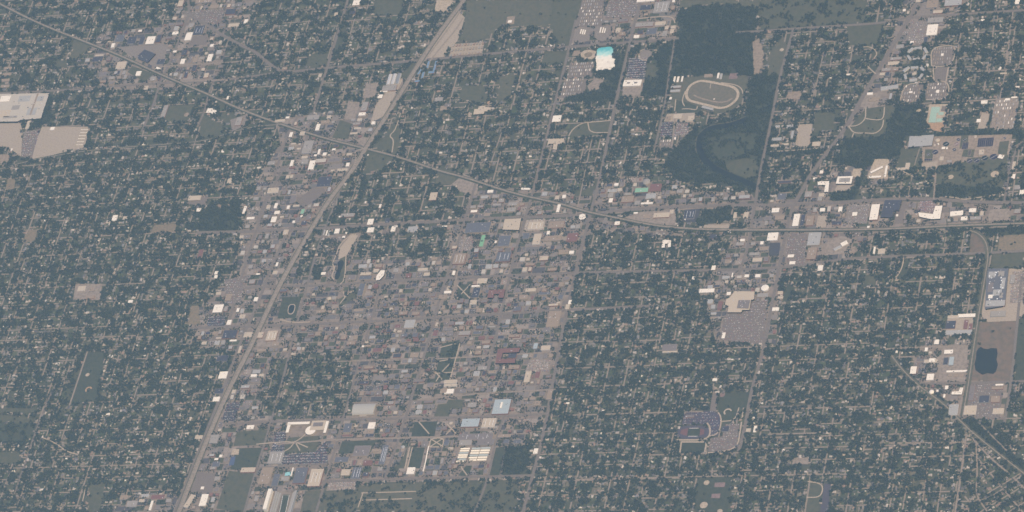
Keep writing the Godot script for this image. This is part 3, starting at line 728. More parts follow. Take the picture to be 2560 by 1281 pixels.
	road("path", M.path, [1770, 1133, 1815, 1130, 1845, 1116, 1850, 1085, 1860, 1020], 8.0, BLOCKED)
	sheet("turf_field", M.turf_green, [1197, 617, 1205, 589, 1215, 588, 1207, 617], BLOCKED)
	sheet("turf_marking", M.grass_deep, circle_plan(1205, 603, 6.0), -1)
	sheet("wading_pool", M.pool_green, [2322, 307, 2330, 268, 2352, 268, 2349, 282, 2343, 283, 2340, 307], BLOCKED)
	sheet("wading_pool", M.pool_green, [2341, 306, 2343, 297, 2358, 296, 2356, 305], BLOCKED)
	sheet("wading_pool", M.pool_green, [2346, 288, 2348, 281, 2361, 281, 2359, 288], BLOCKED)
	sheet("parking_lot", M.lot, [2353, 279, 2356, 266, 2367, 266, 2364, 278], BLOCKED)
	sheet("swimming_pool", M.pool_blue, [711, 1191, 714, 1181, 728, 1181, 726, 1190], BLOCKED)
	sheet("stadium_turf", M.grass_dark, [694, 1295, 706, 1238, 724, 1238, 712, 1295], BLOCKED)
	road("sideline", M.line, [696, 1295, 707, 1240, 723, 1240, 711, 1295], 2.2, -1, 0)
	# roads
	for a in [
		["avenue", [640, 132, 690, 175, 720, 181, 840, 168, 940, 161, 1040, 152, 1160, 141, 1280, 130, 1420, 118, 1580, 106, 1640, 101, 1700, 97], 20],
		["avenue", [460, 30, 500, 52, 560, 92, 640, 132], 20],
		["avenue", [490, 583, 640, 579, 788, 573, 918, 564, 1110, 554, 1244, 546, 1280, 546, 1468, 538, 1555, 527, 1632, 520, 1884, 512, 1920, 515, 2071, 509, 2208, 499, 2322, 497, 2450, 507, 2620, 508], 22],
		["avenue", [560, 724, 640, 718, 841, 714, 925, 705, 1110, 698, 1227, 692, 1280, 689, 1495, 681, 1760, 677, 1920, 672, 2030, 661, 2135, 645, 2300, 640, 2480, 633, 2620, 624], 17],
		["avenue", [470, 822, 560, 818, 700, 815, 900, 806, 1100, 795, 1280, 784, 1400, 777, 1640, 765], 17],
		["avenue", [-60, 236, 130, 228, 265, 218, 400, 208, 560, 202, 690, 182], 15],
		["avenue", [1840, 82, 1905, 78, 1985, 72, 2180, 60, 2215, 56, 2250, 46, 2400, 36, 2620, 22], 16],
		["highway", [1984, 512, 2005, 480, 2025, 440, 2070, 380, 2110, 330, 2170, 220, 2230, 120, 2260, 70, 2290, 20, 2305, -20], 24],
		["highway", [1847, 1130, 1864, 1066, 1877, 985, 1907, 885, 1927, 782, 1940, 715, 1967, 574, 1984, 512], 18],
		["road", [1300, 1320, 1318, 1240, 1360, 1090, 1400, 860, 1430, 720, 1475, 540, 1500, 450, 1538, 262, 1575, 111, 1607, -20], 18],
		["road", [1220, 930, 1250, 800, 1280, 665, 1300, 591, 1330, 490, 1350, 410, 1390, 250, 1425, 115, 1440, 50], 16],
		["road", [960, 1205, 1000, 1090, 1040, 960, 1073, 846, 1103, 732, 1127, 665, 1160, 560, 1195, 440], 15],
		["road", [790, 1281, 815, 1200, 858, 1049, 900, 900, 950, 720, 985, 590], 13],
		["road", [605, 1300, 640, 1175, 677, 1060, 720, 900, 760, 740, 800, 600, 850, 480], 13],
		["road", [430, 1300, 500, 1120, 560, 970, 600, 858, 640, 770, 690, 640, 730, 560], 18],
		["road", [560, 850, 614, 655, 640, 580, 690, 440, 756, 386, 781, 289, 814, 181, 858, 40, 872, -10], 16],
		["road", [640, 560, 690, 430, 720, 330, 745, 290], 12],
		["road", [560, 1062, 640, 1057, 850, 1050, 1030, 1047, 1260, 1042, 1370, 1035], 15],
		["road", [640, 1172, 815, 1160, 820, 1160], 12],
		["road", [800, 1205, 1000, 1200, 1180, 1194, 1330, 1190], 15],
		["road", [690, 1112, 840, 1100, 1000, 1097, 1240, 1090], 10],
		["road", [1847, 690, 1874, 608, 1884, 540, 1901, 430, 1930, 300, 1950, 190, 1985, 72], 16],
		["road", [1635, 380, 1662, 270, 1673, 190, 1688, 100], 12],
		["road", [1680, 372, 1690, 280], 10],
		["road", [473, 33, 440, 120, 416, 174, 399, 208, 386, 255, 369, 295, 352, 335], 16],
		["road", [470, -10, 473, 33], 18],
		["road", [545, 180, 520, 235, 515, 270, 490, 325], 13],
		["road", [400, 168, 470, 163, 560, 158, 640, 150], 11],
		["road", [425, 205, 560, 200], 11],
		["road", [37, 1235, 75, 1120, 111, 1019, 140, 960], 12],
		["road", [173, 1015, 218, 880], 9],
		["road", [2300, 960, 2380, 960, 2480, 957, 2620, 952], 15],
		["road", [2212, 874, 2300, 870, 2423, 866], 11],
		["road", [2200, 1109, 2300, 1109, 2412, 1108], 10],
		["road", [2417, 1085, 2405, 1180, 2386, 1300], 11],
		["road", [2556, 690, 2545, 800, 2530, 953, 2512, 1060], 14],
		["road", [2412, 965, 2395, 1050], 9],
		["road", [2340, 958, 2360, 870], 9],
		["road", [2335, 500, 2342, 420], 9],
		["road", [2512, 505, 2525, 430, 2545, 360, 2560, 355], 12],
		["road", [2270, 500, 2285, 420, 2300, 372], 5],
		["road", [2090, 560, 2060, 580, 2055, 620, 2060, 640], 8],
		["road", [1900, 1018, 1965, 1018, 2030, 1016], 12],
		["road", [1920, 1087, 2045, 1084], 9],
		["road", [1920, 1190, 2100, 1186], 9],
		["road", [2010, 1300, 2028, 1185], 9],
		["road", [2175, 642, 2182, 590, 2200, 582], 8],
		["road", [1440, 1200, 1640, 1195, 1750, 1193, 1900, 1190], 7],
		["road", [2430, 1095, 2480, 1150, 2530, 1190, 2600, 1260], 9],
		["road", [2440, 1090, 2445, 1180, 2440, 1240, 2470, 1281], 8],
		["road", [2400, 1255, 2460, 1255, 2530, 1210, 2560, 1185], 8],
		["road", [2450, 1060, 2520, 1130], 7],
		["road", [1260, 1042, 1235, 1120, 1222, 1195, 1180, 1300], 12],
		["road", [1050, 1000, 1200, 985, 1390, 975], 10],
		["road", [1060, 900, 1250, 890, 1390, 880], 9],
		["road", [820, 905, 1060, 900], 8],
		["road", [1170, 560, 1140, 700, 1120, 790], 8],
		["road", [2400, 255, 2480, 250, 2560, 244], 10],
		["road", [2400, 180, 2490, 178, 2560, 172], 9],
		["road", [2528, 60, 2518, 170, 2500, 250], 8],
		["road", [2060, 130, 2045, 200, 2030, 260], 7],
		["road", [1935, 280, 2035, 275, 2120, 268], 8],
		["road", [1480, 350, 1440, 540], 7],
		["road", [1255, 330, 1220, 430], 7],
	]:
		road(a[0], M.asphalt if a[0] != "road" or a[2] > 11 else M.street, a[1], a[2])
	for a in [
		[2101, 137, 2121, 136, 2141, 124, 2165, 116, 2185, 121, 2195, 134, 2185, 148, 2168, 164, 2155, 163],
		[2165, 160, 2175, 172, 2190, 185],
		[2330, 165, 2328, 130, 2342, 117, 2386, 113, 2390, 128, 2382, 158, 2366, 166, 2340, 167, 2330, 165],
		[2334, 168, 2336, 205], [2372, 168, 2366, 205],
		[2250, 256, 2262, 212, 2300, 208, 2320, 205, 2374, 202, 2372, 248, 2315, 250],
		[2000, 365, 1994, 330, 2000, 312, 2028, 312, 2026, 345, 2020, 368],
		[1925, 380, 2000, 376, 2055, 370],
		[2165, 272, 2165, 296, 2155, 308, 2140, 316, 2122, 316],
		[2165, 297, 2190, 301, 2210, 299, 2212, 268],
		[2210, 300, 2207, 320, 2190, 335, 2165, 333, 2135, 334, 2122, 316],
		[2135, 334, 2130, 345],
		[1420, 346, 1430, 325, 1455, 308, 1480, 306, 1527, 302],
		[1470, 308, 1475, 333, 1520, 332],
		[1006, 265, 990, 325, 972, 340, 985, 350, 980, 382],
		[1594, 48, 1635, 43, 1682, 41, 1688, 58],
		[2260, 643, 2258, 665, 2246, 690, 2238, 695],
		[835, 700, 828, 690, 838, 672, 830, 660, 840, 640, 850, 610, 878, 588],
		[865, 610, 882, 600, 890, 585],
		[865, 640, 862, 700, 850, 712],
		[1047, 1056, 1073, 1086],
		[1012, 1172, 1025, 1118], [1018, 1174, 1031, 1119],
		[1074, 1119, 1108, 1118, 1110, 1096, 1076, 1097, 1074, 1119],
		[1076, 1098, 1108, 1118], [1108, 1097, 1074, 1119],
		[1118, 1062, 1140, 1085], [1140, 1062, 1115, 1088],
		[1150, 860, 1125, 950], [1100, 870, 1140, 860],
		[1095, 905, 1122, 900], [1085, 935, 1128, 932],
		[1090, 955, 1105, 930, 1125, 910], [1088, 930, 1105, 950],
		[1143, 714, 1176, 748], [1176, 712, 1142, 748],
		[1152, 1168, 1168, 1190],
		[640, 1112, 715, 1105, 735, 1108, 755, 1095, 765, 1085],
		[735, 1108, 725, 1122, 710, 1130], [740, 1110, 750, 1128], [742, 1108, 770, 1120],
		[903, 1234, 1040, 1230], [905, 1252, 1030, 1248], [895, 1270, 908, 1232],
		[850, 760, 862, 745, 870, 735, 885, 728], [862, 745, 858, 730],
		[700, 800, 730, 808, 775, 806],
		[2360, 492, 2390, 495, 2410, 500, 2440, 496, 2490, 488],
		[2285, 443, 2240, 420],
		[2020, 1205, 2055, 1210, 2058, 1230, 2048, 1245, 2018, 1245],
		[105, 1095, 140, 1110, 165, 1130, 195, 1138],
		[200, 1281, 215, 1215],
	]:
		road("path", M.path, a, 6.5, BLOCKED)
	for a in [[1072, 1116, 1068, 1135, 1062, 1165, 1055, 1190]]:
		road("walkway", M.roof_W, a, 6.0, BLOCKED)
	# railways: grassed corridor, ballast, rails
	railway([-80, -30, 0, 12, 100, 62, 228, 112, 300, 140, 405, 190, 520, 237, 600, 275, 700, 312, 820, 350, 910, 372, 1000, 395, 1100, 430, 1160, 444, 1280, 485, 1400, 510, 1465, 531, 1540, 546, 1640, 567, 1760, 576, 1880, 577, 2200, 576, 2400, 565, 2640, 558], 24, 11, "grass_dark", [0.0, 5.5])
	railway([-60, 436, 0, 424, 75, 401, 200, 379, 330, 367, 436, 360, 520, 352, 570, 333, 640, 316, 700, 312], 16, 8, "grass_dark", [0.0])
	railway([440, 1300, 505, 1130, 560, 1000, 610, 900, 640, 840, 700, 710, 780, 570, 830, 490, 880, 430, 918, 365, 980, 270, 1040, 170, 1100, 80, 1170, -12], 38, 26, "grass_olive", [-10.0, -5.0, 0.0, 5.0, 11.0])
	railway([2425, 577, 2445, 583, 2465, 602, 2472, 632, 2469, 662, 2456, 740, 2446, 800, 2436, 865, 2424, 950, 2408, 1040], 26, 8, "grass_olive", [0.0])
	railway([2230, 890, 2256, 925, 2300, 968, 2360, 1010, 2400, 1052, 2440, 1090, 2580, 1200], 20, 7, "grass_olive", [0.0])
	railway([1050, 170, 1085, 120, 1130, 60, 1160, 15], 10, 8, "ballast", [0.0])
	railway([1070, 160, 1105, 115, 1140, 75, 1158, 45], 10, 8, "ballast", [0.0])
	railway([910, 372, 885, 380, 892, 395, 880, 425, 862, 445], 10, 7, "ballast", [0.0])

func railway(list: Array, verge: float, bed: float, verge_mat: String, tracks: Array) -> void:
	var pts := smooth(ground_points(list), false, 2)
	var v := mesh_node(numbered("railway_verge"), ribbon_mesh(pts, verge, next_level()), M[verge_mat])
	v.set_meta("kind", "structure")
	var b: MeshInstance3D
	next_level()
	for t in tracks:
		b = mesh_node(numbered("railway_bed"), ribbon_mesh(pts, minf(bed, 4.8), level, t), M.ballast)
		b.set_meta("kind", "structure")
	stamp(pts, verge, BLOCKED)
	for t in tracks:
		for s in [-0.75, 0.75]:
			mesh_node("rail", ribbon_mesh(pts, 0.16, level + 0.15, t + s), M.steel, b)

func lime_pond(list: Array) -> void:
	# shallow turquoise water over lime: fade with depth painted in vertex colours, mottled
	var pts := smooth(ground_points(list), true, 1)
	var y := next_level()
	var top := g(1515, 118)
	var low := g(1508, 148)
	var st := SurfaceTool.new()
	st.begin(Mesh.PRIMITIVE_TRIANGLES)
	var noise := FastNoiseLite.new()
	noise.frequency = 0.03
	noise.seed = 4
	var lo := pts[0]
	var hi := pts[0]
	for p in pts:
		lo = lo.min(p)
		hi = hi.max(p)
	var step := 3.0
	var x := lo.x
	while x < hi.x:
		var z := lo.y
		while z < hi.y:
			if Geometry2D.is_point_in_polygon(Vector2(x + step / 2, z + step / 2), pts):
				for c in [[0, 0], [1, 0], [1, 1], [0, 0], [1, 1], [0, 1]]:
					var p := Vector2(x + c[0] * step, z + c[1] * step)
					var k := clampf((p - top).dot(low - top) / (low - top).length_squared() + noise.get_noise_2d(p.x, p.y) * 0.3, 0.0, 1.0)
					st.set_color(Color(0.1, 0.46, 0.5).lerp(Color(0.42, 0.7, 0.66), smoothstep(0.1, 0.6, k)).lerp(Color(0.8, 0.78, 0.7), smoothstep(0.55, 0.95, k)))
					st.set_normal(Vector3.UP)
					st.add_vertex(Vector3(p.x, y, p.y))
			z += step
		x += step
	var m := mat(Color(1, 1, 1), null, 1.0, 0.35)
	m.vertex_color_use_as_albedo = true
	var o := mesh_node("turquoise_pond", st.commit(), m)
	o.set_meta("kind", "structure")
	fill(pts, BLOCKED)

# ---- buildings drawn on the plan: [x, y, width, depth (plan units), roof, kind, height, label, turn in degrees]
const EW := 2.26
const NS := 2.81

func plan_building(a: Array) -> Node3D:
	return building(g(a[0], a[1]), a[2] * EW, a[3] * NS, a[6], deg_to_rad(a[8]) if a.size() > 8 else 0.0, a[4], a[5], a[7] if a.size() > 7 else "")

func build_buildings() -> void:
	LANDMARKS = [
		[40, 270, "huge cream factory"], [366, 143, "dark diamond-turned warehouse"], [485, 85, "white and dark store pair"], [530, 279, "white school by the ball field"],
		[430, 283, "green field with a diamond"], [150, 355, "trailer yard"], [780, 415, "white warehouse by the crossing railways"], [912, 368, "railway crossing"], [985, 200, "three-bay silver warehouse"],
		[1070, 175, "blue-roofed housing"], [1165, 125, "row-house court"], [1280, 50, "large grass field"], [1210, 278, "cream school with a sand patch"], [1510, 145, "turquoise pond"],
		[1582, 210, "long white store with two vents"], [1780, 235, "race track oval"], [1775, 100, "big wood"], [1745, 370, "river bend"], [1393, 299, "square white store"], [1390, 362, "cream school with a dark lot"],
		[1500, 320, "park with curving paths"], [2330, 75, "white superstore"], [2290, 160, "rings of apartments"], [2355, 190, "mobile home loops"], [2340, 290, "green pools"], [2165, 310, "park with looping paths"],
		[2305, 355, "flat grey reservoir roof"], [2430, 370, "water treatment tanks"], [2490, 436, "big sand diamond"], [2010, 340, "apartment court"], [2150, 130, "looped cul-de-sac"], [2510, 285, "trailer park"],
		[2110, 453, "white-rimmed flat hall"], [2188, 533, "tall white store block"], [2235, 520, "black-roofed superstore"], [2330, 535, "white L-shaped depot"], [2037, 600, "grey-blue supermarket"], [2110, 615, "slanting white building"],
		[2490, 725, "long slate factory"], [2470, 905, "dark pond in the brown field"], [2400, 800, "nursery with white sheds"], [2330, 982, "white dome"], [2400, 980, "white L-shaped workshop"], [1850, 757, "cream shopping mall"],
		[1914, 723, "white octagon"], [1667, 610, "white building with a court"], [1735, 1082, "purple running track"], [1830, 1010, "green field beside the track"], [1760, 1235, "ball park with tan circles"], [2030, 1240, "narrow park with a path"],
		[1605, 478, "green-roofed shed"], [1455, 545, "white eight-sided building"], [1280, 563, "big tan flat roof"], [1196, 572, "slate roof beside dark trees"], [1205, 603, "bright green turf field"], [951, 691, "bright white rink"],
		[725, 768, "square lawn with a pond"], [845, 675, "narrow blue pond"], [812, 457, "black-roofed depot"], [546, 774, "white store in a dark lot"], [405, 573, "tan bare field"], [287, 547, "white school among trees"],
		[545, 545, "dark square park"], [220, 730, "school lot among trees"], [210, 950, "long green sports field"], [45, 1035, "golf fairways"], [558, 940, "white garage by the main railway"], [912, 1027, "barrel-vaulted hall"],
		[1127, 958, "cream striped roof"], [785, 1068, "cream curved college"], [705, 1250, "football stadium"], [790, 1198, "cream fieldhouse"], [1190, 1135, "white greenhouses"], [1255, 1020, "pale blue laboratory"],
		[1042, 1143, "green quad"], [1060, 1072, "lawn with a slanting path"], [960, 1245, "cemetery"], [1275, 890, "red brick quadrangle"], [1230, 737, "red courtyard building"], [1290, 1150, "dark grove"],
		[1385, 800, "tan lot by the boulevard"], [670, 845, "cream rail depot"], [620, 1178, "cream gymnasium"], [300, 1260, "shops at the lower edge"], [2430, 1150, "slanting creek woods"], [1600, 1060, "dark leafy grove"],
		[2150, 85, "square meadow"], [1110, 12, "pale dirt lot"], [892, 9, "white hall at the top edge"], [577, 31, "dark hall at the top edge"], [195, 122, "wedge of grass by the railway"], [2440, 610, "curved railway spur"],
		[70, 590, "pale school yard"], [300, 450, "leafy streets below the old spur"], [300, 690, "dense leafy streets"], [120, 850, "far left leafy streets"], [330, 1050, "lower left leafy streets"], [1550, 880, "leafy streets beside campus"],
		[1640, 720, "leafy streets by the mall"], [2150, 800, "leafy streets right of the mall"], [2100, 950, "wide leafy streets"], [1500, 1150, "lower middle leafy streets"], [2230, 1200, "lower right leafy streets"], [1150, 350, "streets right of the crossing"],
		[1300, 350, "tight grid of homes"], [1590, 330, "homes left of the fairground"], [750, 100, "upper left leafy streets"], [1010, 100, "homes left of the rail yard"], [2020, 170, "homes left of the highway"], [2450, 110, "upper right homes"], [120, 110, "corner homes above the railway"]]
	factory()
	poly_building([344, 143, 362, 126, 389, 137, 369, 159, 346, 149], 9, "D", "w", "large dark warehouse turned like a diamond beside the diagonal railway", "wall_grey")
	for a in [
		[131, 323, 12, 8, "W", "s", 6], [70, 314, 9, 22, "C", "w", 7], [244, 150, 30, 14, "D", "w", 7, "dark flat-roofed shed with a white edge in the pale triangular lot"],
		[258, 187, 20, 12, "M", "s", 6], [303, 165, 26, 20, "C", "s", 7, "cream flat-roofed store just below the diagonal railway"], [346, 185, 14, 13, "W", "s", 5],
		[300, 97, 24, 20, "L", "s", 6], [330, 102, 24, 20, "D", "s", 6], [355, 103, 13, 22, "D", "s", 7], [377, 103, 24, 22, "W", "s", 9, "bright white store between two dark-roofed shops above the diagonal railway"], [397, 98, 13, 22, "D", "s", 7],
		[402, 156, 21, 14, "D", "s", 6], [472, 93, 18, 22, "W", "s", 8, "bright white store joined to the big dark roof"], [498, 78, 28, 27, "D", "s", 8, "big dark-roofed store right of the bright white store"], [478, 65, 14, 12, "G", "s", 6],
		[530, 115, 10, 7, "W", "s", 5], [615, 55, 10, 12, "W", "s", 6], [525, 146, 13, 20, "W", "s", 7], [457, 155, 12, 14, "W", "s", 6], [437, 130, 10, 5, "W", "s", 5],
		[461, 133, 15, 15, "D", "s", 6], [503, 127, 11, 10, "D", "s", 6], [476, 150, 9, 20, "M", "s", 6], [490, 148, 11, 22, "T", "s", 6], [486, 172, 12, 17, "D", "s", 6], [508, 175, 10, 8, "C", "s", 5], [516, 190, 13, 13, "C", "s", 6],
		[465, 188, 9, 17, "D", "s", 6], [452, 193, 7, 17, "G", "s", 5], [395, 172, 13, 5, "W", "s", 5, "", -25], [383, 198, 16, 11, "G", "s", 6], [398, 197, 8, 10, "D", "s", 6], [365, 221, 12, 11, "C", "s", 5],
		[510, 3, 46, 13, "T", "s", 8], [577, 31, 28, 15, "D", "s", 8, "wide dark-roofed hall near the top edge, left part"], [452, 10, 15, 18, "C", "s", 7], [437, 47, 12, 9, "C", "s", 5],
		[570, 246, 7, 9, "W", "s", 5], [411, 280, 13, 34, "G", "e", 6], [597, 305, 16, 22, "G", "s", 6], [137, 183, 12, 5, "G", "s", 5], [258, 205, 16, 6, "T", "s", 5],
		[20, 172, 24, 7, "T", "a", 7], [17, 187, 24, 7, "T", "a", 7], [14, 202, 24, 7, "T", "a", 7], [12, 217, 24, 7, "T", "a", 7],
		[892, 9, 20, 15, "W", "h", 9, "white flat-roofed hall at the top edge left of the railway"], [882, 33, 15, 9, "D", "s", 6], [840, 37, 9, 10, "C", "s", 5], [1275, 55, 10, 7, "W", "s", 5],
		[1071, 164, 6, 20, "B", "a", 8], [1088, 170, 6, 34, "B", "a", 8], [1078, 183, 14, 6, "B", "a", 8], [1050, 182, 6, 14, "B", "a", 8, "", -20], [1058, 190, 6, 18, "B", "a", 8], [1045, 205, 16, 5, "B", "a", 8],
		[974, 222, 38, 15, "G", "w", 7], [960, 230, 20, 4, "W", "w", 6], [951, 243, 13, 10, "W", "w", 7],
		[800, 190, 8, 8, "C", "s", 5], [712, 172, 14, 8, "T", "s", 5], [912, 268, 16, 24, "G", "w", 7], [906, 287, 18, 8, "W", "w", 7], [892, 311, 20, 6, "G", "w", 6], [894, 322, 18, 4, "C", "w", 6], [885, 335, 20, 5, "C", "w", 6],
		[795, 320, 10, 17, "W", "w", 7, "narrow white warehouse just above the diagonal railway"], [756, 335, 12, 9, "C", "s", 6], [700, 303, 26, 6, "C", "w", 6], [719, 295, 10, 5, "W", "s", 5], [783, 295, 32, 12, "G", "w", 6],
		[780, 415, 15, 24, "W", "w", 8, "tall white warehouse left of the crossing railways"], [730, 410, 8, 16, "W", "w", 7], [812, 387, 10, 8, "W", "s", 6], [798, 381, 6, 14, "W", "s", 6], [789, 390, 8, 5, "W", "s", 5], [747, 373, 10, 4, "C", "s", 5], [835, 375, 9, 5, "W", "s", 5], [770, 370, 25, 34, "G", "w", 8],
		[1098, 250, 20, 10, "G", "a", 7], [1110, 272, 18, 12, "T", "a", 7], [1120, 265, 16, 8, "M", "a", 7],
		[1615, 3, 46, 7, "W", "w", 8], [1615, 21, 28, 14, "D", "w", 8], [1655, 20, 38, 30, "G", "w", 9], [1685, 4, 7, 6, "W", "s", 6], [1612, 63, 46, 11, "G", "w", 7], [1652, 60, 26, 9, "C", "w", 7], [1630, 80, 26, 16, "L", "w", 7], [1592, 93, 14, 8, "W", "s", 6], [1602, 82, 14, 10, "D", "s", 6], [1668, 71, 10, 10, "C", "w", 6], [1684, 69, 11, 7, "C", "w", 6], [1681, 80, 10, 12, "C", "w", 6], [1663, 85, 12, 14, "G", "w", 6],
		[1453, 80, 3.4, 13, "W", "w", 5], [1458, 81, 3.4, 13, "W", "w", 5], [1463, 82, 3.4, 13, "W", "w", 5], [1502, 76, 3.4, 15, "W", "w", 5], [1508, 77, 3.4, 15, "W", "w", 5], [1513, 78, 3.4, 13, "W", "w", 5], [1546, 77, 11, 12, "C", "s", 7], [1556, 86, 14, 10, "T", "s", 6],
		[1393, 299, 22, 17, "W", "s", 8, "square bright white store left of the boulevard homes"],
		[1687, 200, 4.6, 15, "W", "b", 6], [1696, 200, 5.6, 15, "W", "b", 6], [1706.5, 199, 4.6, 15, "W", "b", 6], [1691, 219, 26, 6, "S", "b", 7, "upper of two long silver barns left of the race track"], [1689, 229, 25, 6, "S", "b", 7, "lower of two long silver barns left of the race track"], [1677, 247, 6, 6, "W", "b", 5], [1772, 190.5, 21, 7.5, "T", "b", 6], [1796.5, 190.5, 5, 14, "W", "b", 6], [1803.5, 192, 5, 14, "S", "b", 6], [1786, 249, 4, 3, "W", "u", 4, "tiny white judges' hut inside the race track oval"],
		[1695, 292, 20, 10, "C", "s", 6], [1728, 297, 14, 12, "C", "s", 6], [1672, 297, 12, 10, "T", "s", 6],
		[2332, 77, 26, 28, "W", "s", 9, "bright white superstore beside its parking lot, upper right"], [2340, 52, 38, 13, "G", "s", 8], [2316, 101, 9, 15, "D", "s", 6], [2281, 107, 9, 6, "W", "s", 5], [2385, 8, 42, 18, "S", "s", 9], [2332, 12, 28, 20, "T", "s", 8], [2346, 31, 24, 8, "C", "s", 6], [2297, 3, 12, 9, "C", "s", 6], [2262, 27, 7, 6, "W", "s", 5],
		[2241, 148, 28, 7, "G", "s", 6], [2235, 160, 28, 9, "C", "s", 6], [2217, 176, 22, 7, "G", "s", 6], [2240, 174, 14, 9, "T", "s", 6], [2207, 187, 13, 7, "C", "s", 6], [2230, 203, 4, 15, "T", "w", 5], [2237, 203, 4, 15, "T", "w", 5], [2244, 203, 4, 15, "T", "w", 5], [2225, 221, 42, 9, "S", "s", 8, "long silver-roofed store right of the highway above the looping park", 6], [2176, 236, 14, 6, "W", "s", 6], [2185, 250, 22, 8, "T", "s", 6], [2228, 243, 6.5, 16, "S", "a", 7], [2251, 118, 18, 10, "G", "s", 6], [2246, 133, 14, 8, "M", "s", 6],
		[2122, 188, 10, 5, "W", "s", 5], [2462, 257, 15, 8, "W", "s", 6], [2520, 250, 12, 5, "W", "s", 5], [2537, 245, 14, 4, "W", "s", 5], [2510, 185, 16, 4, "C", "s", 5], [2458, 52, 9, 5, "W", "s", 5], [2545, 6, 11, 13, "W", "s", 7], [2545, 219, 10, 4, "W", "s", 5], [2448, 303, 10, 8, "W", "s", 5],
		[1943, 350, 24, 8, "S", "a", 8], [1976, 318, 16, 7, "S", "a", 8], [1982, 339, 6, 20, "S", "a", 8], [1945, 318, 10, 5, "S", "a", 7], [1961, 348, 6, 10, "G", "a", 7], [1938, 366, 20, 5, "C", "a", 7], [1965, 363, 16, 5, "C", "a", 7], [2042, 362, 20, 11, "C", "a", 7],
		[2455, 382, 11, 11, "C", "u", 7], [2504, 394, 13, 9, "W", "u", 7, "", -22], [2360, 372, 9, 6, "W", "u", 6], [2369, 373, 4, 6, "W", "u", 8], [2355, 398, 9, 9, "C", "u", 6], [2440, 343, 4.5, 6, "C", "u", 5], [2338, 364, 4, 4, "C", "u", 5], [2375, 405, 12, 7, "G", "u", 5],
		[2193, 426, 32, 5, "W", "w", 6, "white shed slanting across the pale yard", 32], [2189, 444, 29, 5, "W", "w", 6, "white shed along the bottom of the pale yard"], [2216, 430, 5, 28, "W", "w", 6, "white shed along the right side of the pale yard"], [2256, 424, 22, 6, "C", "w", 6], [2270, 418, 10, 17, "C", "w", 7],
		[2536, 415, 7, 18, "C", "w", 6], [2536, 443, 7, 12, "W", "w", 6], [2545, 470, 14, 10, "G", "w", 6], [2557, 483, 12, 12, "W", "w", 6],
		[287, 547, 13, 15, "W", "e", 7, "white-roofed school standing alone in the left leafy streets"], [313, 547, 12, 8, "C", "e", 6], [497, 527, 13, 9, "W", "s", 6], [574, 454, 11, 13, "C", "s", 6], [487, 497, 34, 12, "C", "a", 7], [612, 527, 8, 20, "W", "s", 7], [502, 637, 12, 22, "R", "c", 8], [541, 684, 9, 8, "W", "s", 6], [540, 694, 9, 8, "W", "s", 6],
		[204, 723, 20, 12, "C", "e", 6], [230, 725, 14, 10, "T", "e", 6], [225, 745, 24, 8, "T", "e", 6], [326, 756, 12, 8, "W", "s", 6], [546, 774, 25, 20, "W", "s", 8, "bright white store in a dark lot left of the main railway"], [565, 774, 9, 12, "G", "s", 6], [573, 808, 11, 12, "W", "s", 6], [606, 793, 13, 9, "C", "s", 6], [575, 838, 36, 20, "D", "s", 7], [620, 839, 20, 12, "C", "s", 6], [583, 853, 18, 4, "W", "s", 5], [640, 750, 10, 10, "W", "s", 6], [546, 735, 12, 6, "C", "s", 5], [571, 745, 14, 16, "T", "s", 6],
		[683, 478, 28, 13, "C", "s", 7], [812, 457, 36, 26, "D", "w", 9, "black-roofed depot with a pale edge left of the main railway"], [690, 516, 8, 13, "W", "s", 6], [721, 520, 7, 9, "W", "s", 6], [693, 533, 14, 8, "W", "s", 6], [685, 551, 14, 15, "W", "s", 7], [757, 531, 9, 12, "N", "s", 7], [754, 542, 6, 4, "W", "s", 5], [735, 556, 8, 6, "W", "s", 5], [715, 583, 13, 13, "C", "s", 8], [745, 552, 12, 12, "M", "s", 7], [760, 560, 14, 10, "D", "s", 7], [772, 545, 12, 14, "M", "s", 6], [733, 500, 14, 20, "M", "s", 6],
		[870, 540, 36, 9, "G", "s", 7], [853, 543, 12, 4, "W", "s", 5], [927, 557, 15, 15, "W", "s", 8], [927, 577, 17, 12, "W", "s", 7], [843, 580, 12, 12, "W", "s", 7], [860, 594, 8, 5, "W", "s", 5], [984, 574, 11, 14, "W", "s", 7], [990, 568, 10, 4, "W", "s", 7], [970, 553, 12, 12, "D", "s", 6], [1032, 575, 25, 13, "S", "s", 7], [811, 583, 4, 14, "S", "w", 5], [817, 584, 4, 14, "W", "w", 5], [823, 585, 4, 14, "S", "w", 5], [951, 517, 6, 10, "W", "s", 6], [1084, 493, 19, 20, "C", "e", 7], [1112, 568, 12, 4, "W", "s", 5], [768, 632, 12, 4, "C", "s", 6], [792, 639, 8, 5, "C", "s", 6], [688, 683, 12, 8, "C", "s", 6], [645, 687, 10, 4, "W", "s", 5],
		[1196, 572, 62, 25, "L", "c", 10, "long slate-grey roof beside a strip of dark trees"], [1240, 607, 6, 6, "W", "c", 6], [1262, 606, 30, 26, "L", "c", 12], [1260, 645, 36, 24, "L", "c", 10], [1150, 650, 30, 26, "T", "c", 10], [1218, 634, 20, 10, "M", "c", 9],
		[915, 687, 27, 7, "C", "c", 8], [915, 697, 32, 9, "L", "c", 9], [904, 728, 14, 30, "L", "c", 12], [1184, 758, 16, 10, "C", "c", 8], [1120, 733, 18, 6, "W", "c", 8], [1108, 745, 20, 10, "T", "c", 9], [1206, 705, 24, 12, "C", "c", 8], [1190, 718, 20, 4, "W", "c", 9], [1191, 735, 18, 24, "D", "c", 9, "dark-roofed building framed by a thin white edge left of the red courtyard building"], [1090, 836, 12, 14, "R", "c", 9], [1025, 812, 24, 18, "S", "c", 9], [908, 868, 6, 4, "W", "s", 6],
